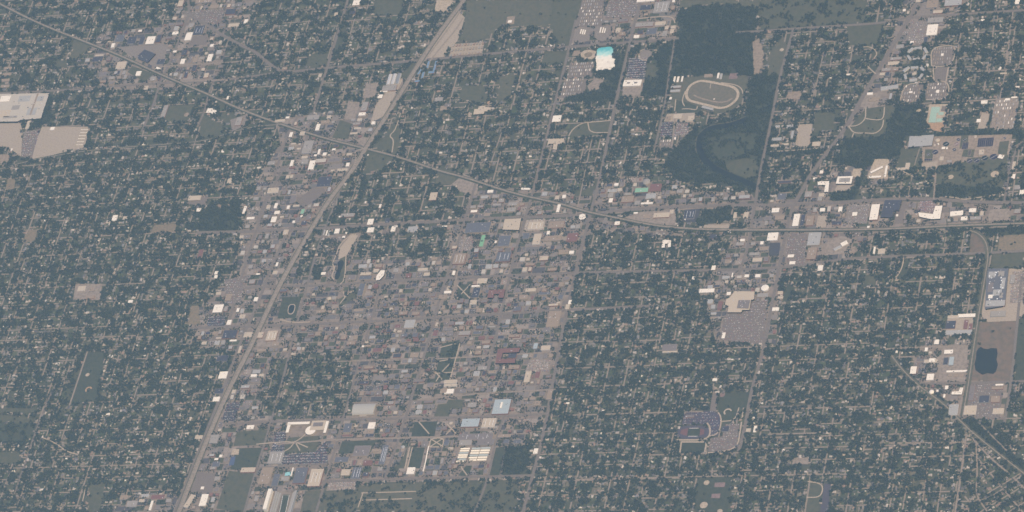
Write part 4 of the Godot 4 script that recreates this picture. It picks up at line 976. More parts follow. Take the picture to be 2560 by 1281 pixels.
		[680, 842, 26, 24, "C", "w", 8, "cream-roofed depot right of the main railway, upper block"], [652, 840, 14, 14, "C", "w", 7], [690, 862, 18, 10, "T", "w", 7],
		[1315, 474, 24, 5, "W", "w", 6, "", -6], [1411, 493, 9, 8, "W", "s", 6], [1397, 523, 8, 20, "W", "w", 7, "narrow white building standing upright above the avenue"], [1528, 503, 10, 11, "W", "s", 6], [1605, 478, 33, 11, "N", "w", 8, "green-roofed shed in the industrial yard left of the wood"], [1640, 471, 28, 18, "R", "w", 8], [1618, 510, 30, 4, "W", "s", 6], [1620, 508, 5, 10, "W", "s", 7], [1628, 492, 24, 12, "S", "w", 7], [1570, 500, 30, 15, "T", "w", 7], [1590, 534, 10, 4, "W", "s", 5], [1544, 560, 13, 9, "W", "s", 6], [1655, 540, 40, 12, "C", "s", 7], [1680, 531, 9, 9, "C", "s", 6], [1618, 543, 20, 10, "T", "s", 6], [1725, 538, 26, 22, "D", "s", 7], [1716, 540, 2.6, 24, "W", "s", 7],
		[1839, 540, 8, 14, "C", "s", 6], [1866, 540, 12, 15, "C", "s", 6], [1785, 593, 18, 10, "D", "s", 6], [1857, 602, 11, 6, "W", "s", 5], [1340, 566, 36, 18, "C", "s", 7], [1392, 564, 38, 16, "T", "s", 7], [1316, 592, 16, 14, "L", "c", 8], [1343, 600, 18, 26, "C", "a", 8], [1384, 598, 40, 12, "T", "a", 9], [1432, 596, 26, 20, "R", "a", 9],
		[1785, 672, 10, 11, "W", "s", 7], [1735, 698, 8, 9, "W", "s", 6], [1868, 692, 11, 7, "W", "s", 6], [1832, 690, 3.5, 11, "W", "s", 6], [1768, 729, 36, 9, "W", "s", 7, "long white-roofed store left of the cream mall"], [1328, 728, 26, 8, "C", "c", 9], [1385, 800, 30, 38, "T", "c", 8], [1810, 841, 8, 14, "W", "s", 6], [1823, 736, 10, 8, "W", "s", 6], [1908, 740, 26, 9, "G", "s", 6], [1801, 766, 10, 20, "R", "s", 6],
		[1385, 765, 24, 5, "C", "c", 9], [1310, 745, 20, 10, "T", "c", 8], [1420, 770, 10, 12, "C", "c", 9], [1426, 758, 8, 10, "W", "c", 8],
		[2038, 448, 9, 5, "W", "s", 5], [2055, 432, 9, 8, "W", "s", 6], [2022, 488, 17, 13, "G", "s", 6], [1956, 493, 21, 15, "L", "s", 6], [2055, 489, 13, 8, "C", "s", 6], [1962, 457, 32, 5, "D", "s", 6], [1940, 528, 18, 11, "W", "s", 7], [1992, 553, 15, 30, "W", "s", 9, "tall white store block just left of the tan lots"], [2008, 553, 10, 27, "D", "s", 8], [2026, 554, 18, 24, "T", "s", 7], [2102, 525, 9, 12, "W", "s", 6], [2095, 541, 12, 6, "D", "s", 6], [2093, 560, 22, 8, "D", "s", 6],
		[2188, 533, 20, 38, "W", "s", 9, "tall bright white store block left of the black superstore"], [2138, 537, 12, 9, "W", "s", 6], [2393, 536, 30, 11, "W", "w", 8, "white warehouse right of the white L-shaped depot", 4], [2433, 528, 16, 9, "W", "w", 7], [2545, 530, 14, 10, "G", "w", 6], [2172, 569, 6, 5, "W", "u", 5], [2244, 540, 5, 5, "W", "u", 5],
		[1933, 594, 25, 19, "W", "s", 8, "bright white store left of the grey-blue supermarket"], [2037, 600, 30, 31, "S", "s", 9, "grey-blue flat supermarket beside its parking lot"], [2031, 636, 22, 28, "T", "s", 8], [1978, 642, 15, 7, "W", "s", 6], [1982, 659, 14, 7, "W", "s", 6], [2112, 611, 16, 9, "W", "s", 7, "white building slanting at the end of a curved lot", 33], [2095, 622, 18, 6, "S", "s", 6, "", 33], [2052, 672, 12, 13, "W", "s", 6], [2187, 628, 4.5, 17, "W", "s", 6], [2205, 630, 16, 12, "C", "s", 6],
		[1940, 775, 16, 8, "W", "s", 6], [1952, 734, 13, 8, "C", "s", 6], [1952, 746, 13, 6, "C", "s", 6], [2533, 700, 10, 20, "G", "w", 7],
		[2418, 791, 40, 8, "W", "w", 6, "white shed along the top of the nursery yard"], [2385, 794, 26, 6, "C", "w", 6], [2378, 814, 22, 18, "D", "w", 5], [2416, 813, 9, 20, "R", "w", 5], [2428, 818, 8, 14, "R", "w", 5], [2398, 833, 60, 10, "S", "w", 6],
		[558, 940, 21, 17, "W", "s", 7, "white-roofed garage left of the lower main railway"], [541, 1000, 17, 11, "W", "s", 6], [600, 876, 7, 18, "C", "s", 6], [497, 1095, 18, 9, "C", "s", 6], [536, 1100, 21, 20, "G", "s", 7], [510, 1253, 17, 27, "W", "w", 8, "white warehouse right of the railway at the lower edge"], [474, 1255, 12, 30, "C", "w", 7, "", -18], [506, 1222, 8, 6, "W", "s", 5], [621, 1178, 36, 11, "C", "e", 9, "cream-roofed gymnasium between green sports lawns"], [540, 1163, 18, 12, "L", "s", 6], [541, 1150, 10, 5, "W", "s", 5], [552, 1142, 7, 6, "W", "s", 5], [533, 1172, 14, 8, "G", "s", 6], [626, 1070, 18, 9, "W", "s", 6], [556, 898, 30, 14, "D", "s", 6], [548, 980, 22, 12, "D", "s", 6], [395, 1245, 34, 10, "R", "s", 6], [330, 1262, 26, 14, "G", "s", 6], [378, 1266, 6, 22, "W", "s", 6], [310, 1246, 20, 10, "T", "s", 6],
		[1127, 957, 31, 8, "C", "c", 9, "upper cream bar of the striped roof on campus"], [1127, 966, 31, 6, "C", "c", 9, "lower cream bar of the striped roof on campus"], [1124, 981, 22, 11, "W", "c", 8], [930, 1067, 17, 15, "W", "c", 9, "square bright white building right of the cream college"], [928, 1082, 15, 9, "T", "c", 7], [870, 1073, 19, 21, "L", "c", 10], [1177, 1060, 43, 19, "P", "c", 9, "pale turquoise-roofed building beside the tan square"], [1223, 1060, 32, 21, "C", "c", 8], [1255, 1020, 40, 34, "P", "c", 10, "pale blue-roofed laboratory left of the leafy streets"], [1255, 1017, 5, 14, "W", "c", 13], [1190, 1095, 84, 14, "M", "c", 9], [1165, 1110, 30, 12, "G", "c", 9], [1215, 1108, 40, 12, "M", "c", 9],
		[1028, 1180, 19, 15, "W", "c", 9], [690, 1147, 35, 28, "G", "c", 8], [752, 1192, 30, 36, "L", "c", 10], [731, 1183, 3, 20, "W", "c", 9], [790, 1198, 31, 40, "C", "c", 12, "large cream fieldhouse right of the swimming pool"], [665, 1192, 27, 38, "T", "c", 8], [690, 1203, 15, 28, "L", "c", 9], [713, 1200, 20, 10, "G", "c", 8], [865, 1184, 22, 14, "C", "c", 8], [892, 1186, 22, 26, "L", "c", 9], [960, 1140, 14, 44, "L", "c", 9], [1110, 980, 16, 10, "T", "c", 9], [905, 1130, 40, 24, "M", "c", 8], [855, 1152, 34, 12, "L", "c", 8],
		[1340, 868, 10, 13, "P", "c", 9], [1365, 872, 22, 10, "C", "c", 8], [1320, 945, 14, 26, "C", "c", 8], [1345, 940, 12, 16, "R", "c", 8], [1675, 872, 34, 16, "M", "e", 8], [1676, 882, 36, 4, "C", "e", 7], [1375, 990, 12, 22, "T", "a", 8], [1340, 1130, 10, 12, "W", "s", 6],
		[1889, 1075, 7, 14, "W", "s", 6], [1872, 1078, 11, 8, "C", "s", 6], [1788, 951, 11, 6, "W", "s", 5], [1815, 1075, 16, 12, "D", "e", 7], [1725, 1043, 20, 6, "M", "e", 6], [1420, 1010, 8, 4, "W", "s", 5], [1508, 1029, 7, 4, "W", "s", 5],
		[2373, 882, 20, 9, "W", "w", 7], [2317, 876, 7, 9, "W", "s", 6], [2328, 905, 30, 7, "C", "s", 6], [2332, 903, 14, 8, "W", "s", 7], [2285, 928, 14, 17, "W", "w", 7, "white tapered warehouse where the slanting railway meets the avenue"], [2327, 945, 16, 14, "W", "w", 7], [2380, 905, 11, 19, "P", "w", 7], [2366, 905, 10, 16, "D", "w", 6], [2393, 930, 46, 4, "W", "w", 5], [2377, 940, 9, 6, "T", "w", 4], [2391, 940, 9, 6, "T", "w", 4], [2404, 940, 8, 6, "T", "w", 4], [2345, 979, 5, 5, "W", "u", 5], [2368, 971, 7, 8, "W", "s", 6], [2362, 992, 5, 8, "W", "s", 5], [2385, 1027, 20, 24, "S", "w", 7], [2427, 1028, 27, 20, "C", "w", 7, "tan square warehouse beside the slanting creek woods"], [2431, 985, 12, 34, "M", "w", 6], [2462, 1000, 22, 16, "D", "w", 6], [2490, 1000, 20, 14, "T", "w", 6], [2500, 964, 18, 4, "W", "s", 5], [2495, 972, 26, 6, "T", "s", 6], [2497, 1030, 24, 12, "C", "w", 6],
	]:
		plan_building(a)
	poly_building([515, 284, 520, 273, 533, 273, 535, 276, 543, 278, 540, 287, 529, 287, 528, 284], 7, "W", "e", "white angular school just left of the ball field with a pale rim", "wall_white")
	poly_building([1184, 289, 1187, 275, 1196, 275, 1198, 268, 1214, 267, 1215, 270, 1229, 271, 1226, 281, 1212, 281, 1211, 287], 8, "C", "e", "cream irregular school right of the railway with a sand patch above", "wall_tan")
	poly_building([1368, 368, 1373, 350, 1412, 348, 1410, 362, 1395, 363, 1393, 377, 1383, 376, 1385, 362, 1374, 362], 8, "C", "e", "cream branching school on the tree-lined road above the avenue", "wall_tan")
	poly_building([2275, 343, 2337, 339, 2331, 366, 2272, 370], 7, "S", "u", "flat pale grey reservoir roof at the corner of the treatment plant", "wall_grey")
	poly_building([2045, 456, 2075, 455, 2072, 482, 2062, 482, 2064, 465, 2046, 465], 7, "W", "s", "white L-shaped store right of the highway above the avenue", "wall_white")
	poly_building([2091, 462, 2096, 444, 2134, 443, 2130, 462], 8, "W", "h", "white-rimmed flat hall with a grey middle right of the highway", "wall_white")
	plan_building([2113, 453, 26, 10, "G", "h", 8.6, "grey raised deck in the middle of the white-rimmed hall"])
	poly_building([2214, 503, 2256, 503, 2249, 528, 2235, 530, 2232, 546, 2203, 546], 9, "D", "s", "black-roofed superstore with a stepped outline below the avenue", "wall_grey")
	poly_building([2297, 534, 2334, 538, 2340, 518, 2358, 517, 2352, 550, 2330, 551, 2300, 545], 9, "W", "w", "big white L-shaped depot below the avenue beside the pink yard", "wall_white")
	poly_building([1838, 731, 1888, 732, 1887, 752, 1879, 753, 1875, 778, 1857, 778, 1855, 784, 1820, 784, 1823, 768, 1814, 765, 1817, 752, 1827, 746], 9, "C", "s", "large cream shopping mall with a stepped outline and grey parking", "wall_tan")
	poly_building([1848, 754, 1877, 754, 1873, 775, 1844, 774], 10.5, "M", "s", "mauve-grey square department store set into the cream mall", "wall_tan")
	poly_building([2472, 675, 2523, 674, 2514, 768, 2466, 776, 2468, 700], 10, "L", "f", "long slate-blue factory roof near the right edge", "wall_grey")
	var slate := get_child(get_child_count() - 1)
	var so := Vector2(slate.position.x, slate.position.z)
	for a in [[2482, 690, 16, 14, "S"], [2505, 688, 14, 12, "G"], [2510, 712, 8, 26, "S"], [2478, 722, 12, 22, "M"], [2495, 735, 20, 14, "S"], [2478, 745, 10, 8, "W"], [2505, 742, 8, 12, "G"]]:
		var sp := g(a[0], a[1]) - so
		box_part("roof_bay", slate, Vector3(sp.x, 10.1, sp.y), Vector3(a[2] * EW, 0.8, a[3] * NS), M["roof_" + a[4]])
	for k in 34:
		var sp := g(rng.randf_range(2474, 2512), rng.randf_range(680, 758)) - so
		box_part("rooftop_unit", slate, Vector3(sp.x, 11.2, sp.y), Vector3(rng.randf_range(2, 7), 2.5, rng.randf_range(2, 9)), M.skylight if rng.randf() < 0.6 else M.unit_dark)
	plan_building([2490, 762, 44, 14, "S", "f", 10.6, "silver lower bay of the long slate factory"])
	plan_building([2497, 787, 34, 12, "G", "f", 7, "grey dock shed below the long slate factory"])
	poly_building([941, 704, 942, 693, 953, 679, 963, 679, 961, 691, 950, 703], 9, "W", "c", "bright white six-sided rink above the campus street", "wall_white")
	poly_building([1655, 622, 1658, 603, 1679, 603, 1678, 621, 1671, 621, 1671, 612, 1664, 612, 1663, 622], 8, "W", "e", "white U-shaped building with a small court in the leafy streets", "wall_white")
	poly_building([1257, 577, 1263, 551, 1304, 549, 1299, 578], 9, "C", "c", "big plain tan roof at the corner below the avenue", "wall_tan")
	poly_building([2380, 989, 2381, 982, 2398, 981, 2402, 972, 2410, 972, 2406, 989], 7, "W", "w", "white L-shaped workshop right of the white dome", "wall_white")
	poly_building([1220, 748, 1224, 729, 1264, 727, 1260, 748, 1248, 748, 1249, 738, 1236, 739, 1235, 748], 11, "R", "c", "red-roofed courtyard building in the upper campus", "wall_brick")
	poly_building([1240, 912, 1246, 876, 1303, 873, 1298, 884, 1258, 886, 1254, 902, 1290, 900, 1289, 911], 11, "R", "c", "red brick quadrangle open on one side in the middle campus", "wall_brick")
	plan_building([1282, 893, 20, 10, "D", "c", 10, "dark hall inside the red brick quadrangle"])
	poly_building([1448, 548, 1450, 540, 1458, 537, 1464, 539, 1466, 546, 1461, 551, 1452, 552], 8, "W", "s", "white eight-sided building at the road crossing on the avenue", "wall_white")
	build_specials()

func factory() -> void:
	var t := poly_building([-130, 240, 124, 236, 103, 300, 52, 303, 45, 307, -130, 309], 11, "F", "f", "huge cream-roofed factory at the left edge with patchwork bays", "wall_tan")
	var o := Vector2(t.position.x, t.position.z)
	for a in [[-40, 254, 90, 22, "C"], [14, 250, 28, 16, "W"], [62, 250, 34, 16, "S"], [40, 272, 22, 12, "G"], [80, 282, 26, 20, "S"], [4, 288, 50, 20, "C"], [-60, 290, 60, 24, "S"], [100, 250, 22, 14, "S"], [26, 296, 40, 6, "G"], [60, 268, 12, 24, "F"]]:
		var p := g(a[0], a[1]) - o
		box_part("roof_bay", t, Vector3(p.x, 11.1, p.y), Vector3(a[2] * EW, 0.9, a[3] * NS), M["roof_" + a[4]])
	for k in 40:
		var p := g(rng.randf_range(-50, 112), rng.randf_range(244, 298)) - o
		box_part("rooftop_unit", t, Vector3(p.x, 12.0, p.y), Vector3(rng.randf_range(3, 8), 2.5, rng.randf_range(2, 6)), M.unit if rng.randf() < 0.5 else M.unit_dark)
	plan_building([86, 264, 5, 60, "T", "f", 12, "brown pipe gallery along the right side of the cream factory"])

func cylinder(r: float, h: float, top := -1.0) -> CylinderMesh:
	var c := CylinderMesh.new()
	c.bottom_radius = r
	c.top_radius = r if top < 0.0 else top
	c.height = h
	c.radial_segments = 24
	c.rings = 1
	return c

func tank(x: float, y: float, small_r: float, water: String, label: String) -> void:
	var r := small_r * 1.25
	var at := g(x, y)
	var t := thing("settling_tank", at, 0.0, label, "tank", "round settling tanks of the treatment plant")
	var rim := PackedVector2Array()
	for k in 24:
		rim.append(Vector2.from_angle(TAU * k / 24.0) * r)
	var wall := mesh_node("wall", cylinder(r, 1.6), M.concrete, t)
	wall.position.y = 0.8
	mesh_node("rim", ribbon_mesh(rim, 1.0, 1.9, 0.0, true), M.concrete, t)
	mesh_node("water", flat_mesh(rim, 1.66), M[water], t)
	box_part("bridge", t, Vector3(0, 2.2, 0), Vector3(r * 2.0, 0.5, 1.4), M.unit).rotation.y = 0.6
	var hub := mesh_node("hub", cylinder(1.8, 1.2), M.unit, t)
	hub.position.y = 2.3
	fill(ground_points(circle_plan(x, y, r + 3)), BLOCKED)

func vault_mesh(w: float, d: float, h: float) -> ArrayMesh:
	var st := SurfaceTool.new()
	st.begin(Mesh.PRIMITIVE_TRIANGLES)
	var n := 14
	for i in n:
		var a0 := PI * i / n
		var a1 := PI * (i + 1) / n
		var p0 := Vector2(-cos(a0) * d / 2.0, sin(a0) * h)
		var p1 := Vector2(-cos(a1) * d / 2.0, sin(a1) * h)
		for v in [Vector3(-w / 2, p0.y, p0.x), Vector3(-w / 2, p1.y, p1.x), Vector3(w / 2, p1.y, p1.x), Vector3(-w / 2, p0.y, p0.x), Vector3(w / 2, p1.y, p1.x), Vector3(w / 2, p0.y, p0.x)]:
			st.add_vertex(v)
		for s in [-1.0, 1.0]:
			for v in [Vector3(s * w / 2, 0, 0), Vector3(s * w / 2, p0.y, p0.x), Vector3(s * w / 2, p1.y, p1.x)]:
				st.add_vertex(v)
	st.generate_normals()
	return st.commit()

func build_specials() -> void:
	# three-bay silver warehouse
	var t := thing("warehouse", g(985, 200), 0.0, "pale warehouse of three silver bays left of the main railway", "warehouse")
	for k in 3:
		var p := g(974 + k * 11, 201 - k * 1.2) - g(985, 200)
		box_part("wall", t, Vector3(p.x, 4.0, p.y), Vector3(21, 8, 80), M.wall_white)
		var v := mesh_node("roof", vault_mesh(78, 19, 3.0), M.roof_W if k < 2 else M.roof_S, t)
		v.position = Vector3(p.x, 8.0, p.y)
		v.rotation.y = PI / 2
	fill(ground_points([962, 216, 970, 186, 1006, 184, 998, 214]), BLOCKED)
	# barrel-vaulted hall
	t = thing("armory_hall", g(912, 1027), 0.0, "pale barrel-vaulted hall with wide rounded roof on campus", "hall")
	box_part("wall", t, Vector3(0, 5, 0), Vector3(126, 10, 74), M.wall_tan)
	mesh_node("roof", vault_mesh(120, 68, 17.0), M.roof_S, t).position = Vector3(0, 10.0, 0)
	for s in [-1, 1]:
		box_part("end_wall", t, Vector3(s * 61.5, 10, 0), Vector3(4, 20, 60), M.wall_tan)
	box_part("entrance_wing", t, Vector3(0, 4, 41), Vector3(40, 8, 10), M.wall_tan)
	fill(ground_points([882, 1045, 886, 1008, 946, 1006, 940, 1046]), BLOCKED)
	# cream college with a curved front
	t = thing("college_building", g(785, 1068), 0.0, "cream curved college with long wings above the round garden", "college building")
	var o := g(785, 1068)
	for a in [[748, 1062, 56, 6, 12], [797, 1068, 36, 22, 14], [722, 1074, 8, 22, 12], [817, 1072, 7, 28, 14]]:
		var p := g(a[0], a[1]) - o
		box_part("wing", t, Vector3(p.x, a[4] / 2.0, p.y), Vector3(a[2] * EW, a[4], a[3] * NS), M.wall_tan)
		box_part("roof", t, Vector3(p.x, a[4] + 0.1, p.y), Vector3(a[2] * EW - 1.0, 0.2, a[3] * NS - 1.0), M.roof_W if a[0] != 797 else M.roof_C)
	var pc := g(778, 1080) - o
	mesh_node("rotunda", cylinder(30, 13), M.wall_tan, t).position = Vector3(pc.x, 6.5, pc.y)
	mesh_node("rotunda_roof", cylinder(29, 0.3), M.roof_W, t).position = Vector3(pc.x, 13.1, pc.y)
	box_part("roof_well", t, Vector3(g(797, 1066).x - o.x, 14.5, g(797, 1066).y - o.y), Vector3(56, 0.6, 26), M.roof_M)
	fill(ground_points([712, 1090, 718, 1056, 825, 1052, 818, 1092]), BLOCKED)
	# football stadium: two stands
	t = thing("stadium", g(705, 1265), 0.0, "football stadium with grey stands and a white press box at the lower edge", "stadium")
	o = g(705, 1265)
	for s in [[690, 1264, 20], [730, 1262, -20]]:
		var p := g(s[0], s[1]) - o
		for k in 6:
			var away: float = (k - 2.5) * 4.6 * signf(-s[2])
			var n := box_part("terrace", t, Vector3(p.x + away, 2.0 + k * 1.7, p.y), Vector3(4.6, 4.0 + k * 3.4, 150), M.roof_S if k % 2 else M.roof_G)
			n.rotation.y = 0.0
	var pb := g(672, 1256) - o
	box_part("press_box", t, Vector3(pb.x, 14, pb.y), Vector3(20, 28, 130), M.roof_W)
	fill(ground_points([655, 1300, 670, 1228, 745, 1226, 735, 1300]), BLOCKED)
	# greenhouses
	for a in [[1158, 1139, 22, 34, 7, "left block of white greenhouses on the lower campus", 1], [1186, 1137, 20, 32, 6, "middle block of white greenhouses on the lower campus", 0], [1210, 1136, 22, 32, 6, "right block of white greenhouses on the lower campus", 0]]:
		t = thing("greenhouse", g(a[0], a[1]), 0.0, a[5], "greenhouse", "campus greenhouses")
		for k in a[4]:
			var f: float = (k + 0.5) / a[4] - 0.5
			var v := mesh_node("glazed_bay", vault_mesh(a[2] * EW, a[3] * NS / a[4] * 0.72, 3.5), M.roof_W if (k + a[6]) % 3 else M.roof_P, t)
			v.position = Vector3(-f * 8.0, 2.0, f * a[3] * NS)
			box_part("wall", t, Vector3(-f * 8.0, 1.0, f * a[3] * NS), Vector3(a[2] * EW, 2.0, a[3] * NS / a[4] * 0.7), M.wall_white)
		fill(ground_points([a[0] - a[2] * 0.6, a[1] - a[3] * 0.5, a[0] + a[2] * 0.6, a[1] - a[3] * 0.5, a[0] + a[2] * 0.6, a[1] + a[3] * 0.5, a[0] - a[2] * 0.6, a[1] + a[3] * 0.5]), BLOCKED)
	# octagon, cones and domes
	t = thing("round_store", g(1914, 723), 0.0, "white eight-sided building at the upper right corner of the mall", "store")
	var oc := cylinder(22, 10)
	oc.radial_segments = 8
	mesh_node("wall", oc, M.wall_white, t).position.y = 5.0
	var oc2 := cylinder(21, 1.6, 6)
	oc2.radial_segments = 8
	mesh_node("roof", oc2, M.roof_W, t).position.y = 10.85
	fill(ground_points(circle_plan(1914, 723, 26)), BLOCKED)
	for a in [[2330, 982, 13, 9, "W", "white dome beside the slanting railway", "storage_dome"], [1617, 456, 22, 12, "G", "grey conical stockpile roof above the green shed", "storage_dome"], [823, 748, 13, 6, "C", "small round cream pavilion right of the pond lawn", "round_pavilion"], [2345, 352, 13, 5, "C", "round cream tank cover beside the grey reservoir roof", "tank_cover"], [2347, 362, 5, 7, "W", "small bright white dome beside the grey reservoir roof", "storage_dome"], [1008, 1120, 11, 8, "S", "round silver observatory by the green quad", "round_pavilion"]]:
		t = thing(a[6], g(a[0], a[1]), 0.0, a[5], "dome")
		mesh_node("wall", cylinder(a[2], 4), M.wall_white if a[4] == "W" else M.wall_tan, t).position.y = 2.0
		var sp := SphereMesh.new()
		sp.radius = a[2]
		sp.height = a[3] * 2.0
		sp.is_hemisphere = false
		sp.radial_segments = 24
		sp.rings = 10
		mesh_node("roof", sp, M["roof_" + a[4]], t).position.y = 4.0
		fill(ground_points(circle_plan(a[0], a[1], a[2] + 3)), BLOCKED)
	# grandstand of the race track
	t = thing("grandstand", g(1772, 272), atan2(-(g(1788, 276).y - g(1756, 268).y), g(1788, 276).x - g(1756, 268).x), "long grey grandstand along the lower side of the race track", "grandstand")
	for k in 4:
		box_part("terrace", t, Vector3(0, 1.0 + k, 1.0 + k * 3.0), Vector3(70, 2.0 + 2.0 * k, 3.0), M.roof_G)
	box_part("canopy", t, Vector3(0, 13, 6), Vector3(72, 0.5, 15), M.roof_S)
	for k in 5:
		box_part("post", t, Vector3(-32 + k * 16, 6.4, 13.1), Vector3(0.6, 12.8, 0.6), M.unit)
	# treatment plant
	for a in [[2425, 403, 13, "murky", "leftmost of the four big dark tanks in a row"], [2443, 402, 13, "murky", "second from left of the four big dark tanks in a row"], [2463, 396, 15, "water", "third from left of the four big dark tanks in a row"], [2485, 393, 17, "murky", "rightmost and largest of the four big dark tanks in a row"], [2397, 350, 9, "murky", "left of two small dark tanks at the plant's upper edge"], [2413, 350, 9, "water", "right of two small dark tanks at the plant's upper edge"], [2392, 361, 12, "gravel_pink", "tank with a pinkish surface left of the paired basins"], [2366, 361, 14, "water", "green-black tank right of the small white dome"], [2339, 381, 14, "murky", "dark tank below the cream tank cover"], [2322, 387, 8, "murky", "small dark tank near the reservoir's lower corner"], [2387, 375, 9, "murky", "small dark tank in the middle of the plant"], [2513, 346, 7, "murky", "small dark tank at the plant's right end"]]:
		tank(a[0], a[1], a[2], a[3], a[4])
	for a in [[2455, 357, 19, 23, "left of two square dark basins split by a pale wall"], [2475, 356, 19, 23, "right of two square dark basins split by a pale wall"], [2414, 365, 15, 18, "dark square basin left of the paired basins"], [2425, 383, 7, 14, "narrow dark basin left of the cream pump house"], [2322, 400, 20, 6, "long low dark basin at the plant's lower left"]]:
		t = thing("settling_basin", g(a[0], a[1]), 0.0, a[4], "basin", "square basins of the treatment plant")
		var w: float = a[2] * EW
		var d: float = a[3] * NS
		for s in [-1, 1]:
			box_part("side_wall", t, Vector3(s * (w / 2 - 0.6), 1.0, 0), Vector3(1.2, 2.0, d), M.concrete)
			box_part("end_wall", t, Vector3(0, 1.0, s * (d / 2 - 0.6)), Vector3(w - 2.4, 2.0, 1.2), M.concrete)
		box_part("water", t, Vector3(0, 0.8, 0), Vector3(w - 2.4, 1.6, d - 2.4), M.murky)
		for k in 3:
			box_part("baffle", t, Vector3((k - 1) * w / 4, 1.0, 0), Vector3(0.6, 1.7, d - 3.0), M.concrete)
	# rings of apartments
	for r in [[2294, 137, [[1066, 382], [1122, 366], [1178, 380], [1172, 432], [1110, 446], [1056, 436]]], [2285, 188, [[1034, 522], [1095, 510], [1156, 522], [1144, 576], [1086, 602], [1028, 578]]]]:
		var c := g(r[0], r[1])
		for a in r[2]:
			var p := g(1920 + a[0] / 2.98, a[1] / 2.98)
			var d: Vector2 = p - c
			building(p, 40, 15, 9, atan2(d.x, d.y), "S", "a", unique_label("grey apartment block in a ring,", p), "apartment blocks set in rings")
	building(g(2287, 186), 22, 16, 6, 0, "C", "a", "cream clubhouse in the middle of the lower apartment ring")
	building(g(2278, 232), 20, 14, 5, 0, "W", "u", "small white pool house in the middle of the left mobile home court")
	building(g(2346, 230), 14, 22, 5, 0, "W", "u", "small white pool house in the middle of the right mobile home court")
	building(g(2357, 138), 14, 18, 5, 0, "W", "u", "small white hut in the middle of the upper mobile home loop")
	# long white store with two vents
	t = building(g(1582, 210), 46 * EW, 16 * NS, 9, deg_to_rad(-2), "W", "s", "long white store with two dark roof vents below the car lot")
	for s in [-22, 20]:
		box_part("roof_vent", t, Vector3(s, 9.5, 0), Vector3(18, 1.0, 10), M.roof_M)
	# row houses in a court, and mobile homes in their courts
	var row_n := 0
	for row in [[1128, 140, 1204, 133], [1132, 127, 1206, 120], [1135, 115, 1208, 109]]:
		row_n += 1
		for k in 11:
			var p := g(lerpf(row[0], row[2], k / 10.0), lerpf(row[1], row[3], k / 10.0))
			building(p, 9, 17, 7, 0, "T" if k % 3 else "G", "a", "row house, %s from left in the %s row, court right of the rail yard" % [ORD[k], ["lowest", "middle", "top"][row_n - 1]], "row houses in the court")
	homes([1417, 194, 1425, 159, 1487, 156, 1480, 190], "court below turquoise pond")
	homes([1400, 246, 1413, 199, 1462, 198, 1455, 232], "court left of dark grove")
	homes([2330, 163, 2337, 120, 2386, 118, 2378, 160], "upper right loop")
	homes([2314, 248, 2322, 210, 2370, 207, 2364, 248], "lower right loop")
	homes([2252, 253, 2264, 214, 2308, 214, 2298, 252], "court below apartment ring")
	homes([2477, 318, 2492, 252, 2546, 249, 2533, 322], "trailer park at right edge")
	homes([1445, 66, 1457, 2, 1510, 2, 1503, 63], "court at top edge")
	homes([1648, 371, 1652, 351, 1680, 351, 1678, 371], "small court by river bend")
	# trailers lined up in the yard
	for row in 6:
		for k in 3:
			var p := g(205 + k * 6 - row * 2.6, 325 + row * 7.6)
			var tr := thing("trailer", p, 0.05, "white semi-trailer, %s from left in the %s row of the trailer yard" % [ORD[k], ORD[row]], "trailer", "semi-trailers in the yard")
			box_part("cargo_box", tr, Vector3(0, 2.6, 0), Vector3(13.5, 3.0, 2.7), M.roof_W)
			box_part("chassis", tr, Vector3(0, 0.85, 0), Vector3(12.5, 0.4, 1.6), M.unit_dark)
			for s in [-4.6, -3.4, 4.4]:
				var wh := mesh_node("wheel", cylinder(0.55, 2.5), M.unit_dark, tr)
				wh.rotation.x = PI / 2
				wh.position = Vector3(s, 0.55, 0)

const ORD := ["first", "second", "third", "fourth", "fifth", "sixth", "seventh", "eighth", "ninth", "tenth", "eleventh", "twelfth", "thirteenth", "fourteenth", "fifteenth", "sixteenth", "seventeenth", "eighteenth", "nineteenth", "twentieth"]

func homes(list: Array, label: String) -> void:
	var pts := ground_points(list)
	var lo := pts[0]
	var hi := pts[0]
	for p in pts:
		lo = lo.min(p)
		hi = hi.max(p)
	var z := lo.y + 8.0
	var n := 0
	var row := -1
	while z < hi.y:
		var x := lo.x + 5.0
		var col := -1
		row += 1
		while x < hi.x:
			var p := Vector2(x, z + rng.randf_range(-1, 1))
			if Geometry2D.is_point_in_polygon(p, pts) and rng.randf() < 0.85 and busy_at(p) == 0:
				col += 1
				var t := thing("mobile_home", p, rng.randf_range(-0.04, 0.04), "mobile home, %s from left in %s row, %s" % [ORD[mini(col, 19)], ORD[row], label], "mobile home", "mobile homes, " + label)
				box_part("wall", t, Vector3(0, 1.5, 0), Vector3(4.6, 3.0, 15.0), M.wall_white if n % 3 else M.wall_tan)
				box_part("roof", t, Vector3(0, 3.1, 0), Vector3(5.2, 0.3, 15.6), [M.roof_G, M.roof_S, M.roof_T, M.roof_M, M.roof_W][rng.randi() % 5])
				n += 1
			x += rng.randf_range(11.5, 14.0)
		z += 26.0

